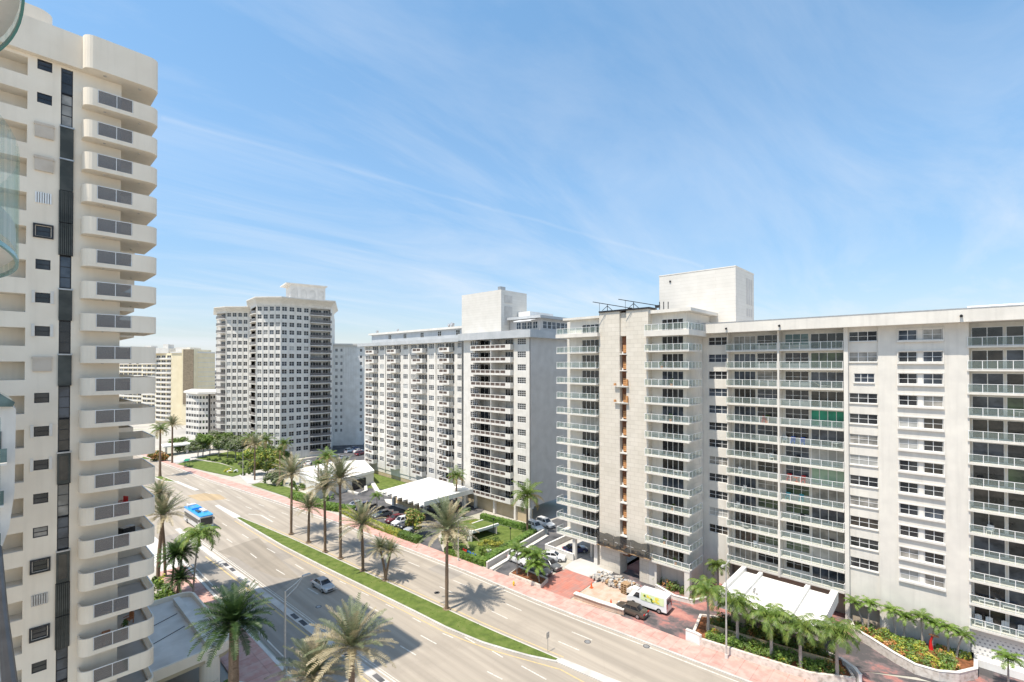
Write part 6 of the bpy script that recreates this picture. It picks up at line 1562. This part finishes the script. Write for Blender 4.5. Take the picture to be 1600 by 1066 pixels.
place(1233,745,'chair','red_plastic','red patio chair, left of the red pair')
place(1255,748,'chair','red_plastic','red patio chair, right of the red pair')
place(1245,748,'table','cone_orange','small orange table between the two red patio chairs')
place(1231,776,'chair','teal_plastic','teal patio chair, left of the teal pair')
place(1252,779,'chair','teal_plastic','teal patio chair, right of the teal pair')
place(1194,654,'chair','red_plastic','red and white seat on the balcony level with the green cloth')
for i,(px,py) in enumerate(((1529,967),(1546,968),(1571,977),(1597,988))):
    place(px,py,'adirondack','white_plastic','white slatted garden chair on the lowest right balcony, %s from the left'%nm8[i],0)
place(1537,936,'lounger','white_plastic','white sun lounger, left one on the second lowest right balcony')
place(1575,944,'lounger','white_plastic','white sun lounger, right one on the second lowest right balcony')
rf_=random.Random(77);BAYS=[(25.3,19.2,'left bay'),(18.0,11.2,'middle bay'),(-2.2,-6.5,'right end bay')]
for k in range(2,13):
    for bi,(ya,yb,bn) in enumerate(BAYS):
        if rf_.random()<.25: continue
        y=rf_.uniform(min(ya,yb),max(ya,yb))
        if bi==1 and k in(4,5,7,8): continue
        if bi==2 and k>10: continue
        kd,mt,ad=rf_.choice((('chair','dark_metal','dark patio chair'),('table','fabric_gray','grey round patio table'),('plant','bush_leaf','leafy potted plant'),('chair','white_plastic','white patio chair'),('lounger','fabric_gray','grey sun lounger')))
        furn(kd,mt,FX-.1,y,SL[k],'%s on the %s balcony down in the cream block %s'%(ad,ORD[k],bn),rf_.uniform(-.5,.5))
for k in range(1,13):
    if rf_.random()<.35: continue
    kd,mt,ad=rf_.choice((('chair','dark_metal','dark patio chair'),('plant','bright_leaf','bright potted plant'),('table','white_plastic','white round patio table')))
    furn(kd,mt,70.9,rf_.uniform(30.2,33.5),SL[k],'%s on the %s corner balcony right of the stair tower'%(ad,ORD[k]))
    if rf_.random()<.5: furn('chair','fabric_gray',70.9,rf_.uniform(46.5,51),SL[k],'grey patio chair on the %s balcony left of the stair tower'%ORD[k])
for k,kind,mat,x,lab in ((8,'plant','bush_leaf',8.0,'green potted plant on the tower balcony first seen from above'),(9,'table','dark_metal',8.0,'dark round table on a cream tower balcony'),(11,'cart','car_blue',8.0,'dark blue covered grill on a cream tower balcony'),(12,'table','concrete_light',8.2,'large pale round table on a cream tower balcony'),(13,'chair','red_plastic',7.7,'red chair on a cream tower balcony'),(14,'cart','dark_metal',8.0,'black trolley with a white lid on a cream tower balcony'),(17,'chair','terracotta',8.2,'reddish chair nearest the railing on the second lowest visible tower balcony'),(17,'plant','dark_palm_leaf',7.6,'dark potted plant on the second lowest visible tower balcony')):
    furn(kind,mat,x,55.5 if kind!='plant' else 53.6,RT[k]-1.255,lab,.4)
furn('chair','terracotta',6.3,52.9,RT[17]-1.255,'brown chair behind the glass on the second lowest visible tower balcony',1.5)
# ================================================================ CAMERA, SUN, SKY
cam=bpy.data.cameras.new('camera');co=bpy.data.objects.new('camera',cam);C.objects.link(co);scene.camera=co
cam.sensor_width=36;cam.lens=36*FPX/1600;cam.shift_y=SYP/1600;cam.clip_start=.1;cam.clip_end=20000
co.location=(0,0,H);co.rotation_euler=(math.pi/2+TH,0,-YAW)
SE=rad(66.6);sd=Vector((-1,.13,0)).normalized()*math.cos(SE);sd.z=math.sin(SE)   # towards the sun
sl=bpy.data.lights.new('sun','SUN');sl.energy=5.0;sl.angle=rad(.53);sl.color=(1,.92,.80);so=bpy.data.objects.new('sun',sl);C.objects.link(so);so.rotation_euler=sd.to_track_quat('Z','Y').to_euler();so.location=(0,0,120)
wd=bpy.data.worlds.new('World');scene.world=wd;wd.use_nodes=True;nt=wd.node_tree;nt.nodes.clear()
out=nt.nodes.new('ShaderNodeOutputWorld');bg=nt.nodes.new('ShaderNodeBackground');nt.links.new(bg.outputs[0],out.inputs[0])
sky=nt.nodes.new('ShaderNodeTexSky');sky.sky_type='NISHITA';sky.sun_disc=False;sky.sun_elevation=SE;sky.sun_rotation=math.atan2(sd.x,sd.y);sky.air_density=1.0;sky.dust_density=.3;sky.ozone_density=2.0
tc=nt.nodes.new('ShaderNodeTexCoord');dv=tc.outputs['Generated']
sp=nt.nodes.new('ShaderNodeSeparateXYZ');nt.links.new(dv,sp.inputs[0])
def mth(op,a,b=None,c=None):
    n=nt.nodes.new('ShaderNodeMath');n.operation=op
    for i,v in enumerate((a,b,c)):
        if v is None: continue
        if isinstance(v,(int,float)): n.inputs[i].default_value=v
        else: nt.links.new(v,n.inputs[i])
    return n.outputs[0]
zc=mth('ADD',mth('MAXIMUM',sp.outputs[2],0),.12)
cb=nt.nodes.new('ShaderNodeCombineXYZ');nt.links.new(mth('DIVIDE',sp.outputs[0],zc),cb.inputs[0]);nt.links.new(mth('DIVIDE',sp.outputs[1],zc),cb.inputs[1])
mp=nt.nodes.new('ShaderNodeMapping');mp.inputs['Rotation'].default_value=(0,0,rad(43));mp.inputs['Scale'].default_value=(.5,1.5,1);nt.links.new(cb.outputs[0],mp.inputs[0])
n1=N(nt,'ShaderNodeTexNoise',Scale=.9,Detail=9,Roughness=.62,Distortion=.6);nt.links.new(mp.outputs[0],n1.inputs['Vector'])
n2=N(nt,'ShaderNodeTexNoise',Scale=.35,Detail=4);nt.links.new(cb.outputs[0],n2.inputs['Vector'])
f1_=mth('MULTIPLY',ramp(nt,n1.outputs[0],[(.42,(0,0,0)),(.72,(1,1,1))]),ramp(nt,n2.outputs[0],[(.30,(.25,.25,.25)),(.65,(1,1,1))]))
low_=ramp(nt,sp.outputs[2],[(0,(.70,.70,.70)),(.07,(.36,.36,.36)),(.2,(.16,.16,.16)),(.6,(.07,.07,.07))])
fac=mth('MINIMUM',mth('ADD',mth('MULTIPLY',f1_,.56),low_),.9)
# contrail: thin line along a great circle
r1=Vector(ray(252,184)).normalized();r2=Vector(ray(1100,418)).normalized();nn=r1.cross(r2).normalized()
vm=nt.nodes.new('ShaderNodeVectorMath');vm.operation='DOT_PRODUCT';nt.links.new(dv,vm.inputs[0]);vm.inputs[1].default_value=nn
mid_=((r1+r2)/2).normalized();vm2=nt.nodes.new('ShaderNodeVectorMath');vm2.operation='DOT_PRODUCT';nt.links.new(dv,vm2.inputs[0]);vm2.inputs[1].default_value=mid_
n5=N(nt,'ShaderNodeTexNoise',Scale=9,Detail=6);nt.links.new(dv,n5.inputs['Vector'])
wob=mth('MULTIPLY',mth('SUBTRACT',n5.outputs[0],.5),.012)
ln=mth('SUBTRACT',1,mth('MINIMUM',mth('DIVIDE',mth('ABSOLUTE',mth('ADD',vm.outputs['Value'],wob)),.005),1))
seg=mth('GREATER_THAN',vm2.outputs['Value'],r1.dot(mid_))
ct=mth('MULTIPLY',mth('MULTIPLY',ln,seg),mth('MULTIPLY',n5.outputs[0],.18))
fac2=mth('MINIMUM',mth('ADD',fac,ct),.92)
mxn=nt.nodes.new('ShaderNodeMix');mxn.data_type='RGBA';nt.links.new(fac2,mxn.inputs[0]);hs_=nt.nodes.new('ShaderNodeHueSaturation');hs_.inputs['Hue'].default_value=.487;hs_.inputs['Saturation'].default_value=1.15;hs_.inputs['Value'].default_value=1.75;nt.links.new(sky.outputs[0],hs_.inputs['Color']);dk=ramp(nt,sp.outputs[2],[(0,(.42,.43,.46)),(.12,(.55,.58,.64)),(.35,(.86,.87,.90)),(.6,(1,1,1))]);nt.links.new(mixc(nt,1.0,hs_.outputs[0],dk,'MULTIPLY'),mxn.inputs[6]);mxn.inputs[7].default_value=(6.4,6.8,7.3,1)
nt.links.new(mxn.outputs[2],bg.inputs[0]);bg.inputs[1].default_value=.11
scene.render.engine='CYCLES'
vs=scene.view_settings;vs.view_transform='Standard';vs.look='None';vs.exposure=0.34;vs.gamma=1
scene.cycles.max_bounces=8;scene.cycles.transparent_max_bounces=12
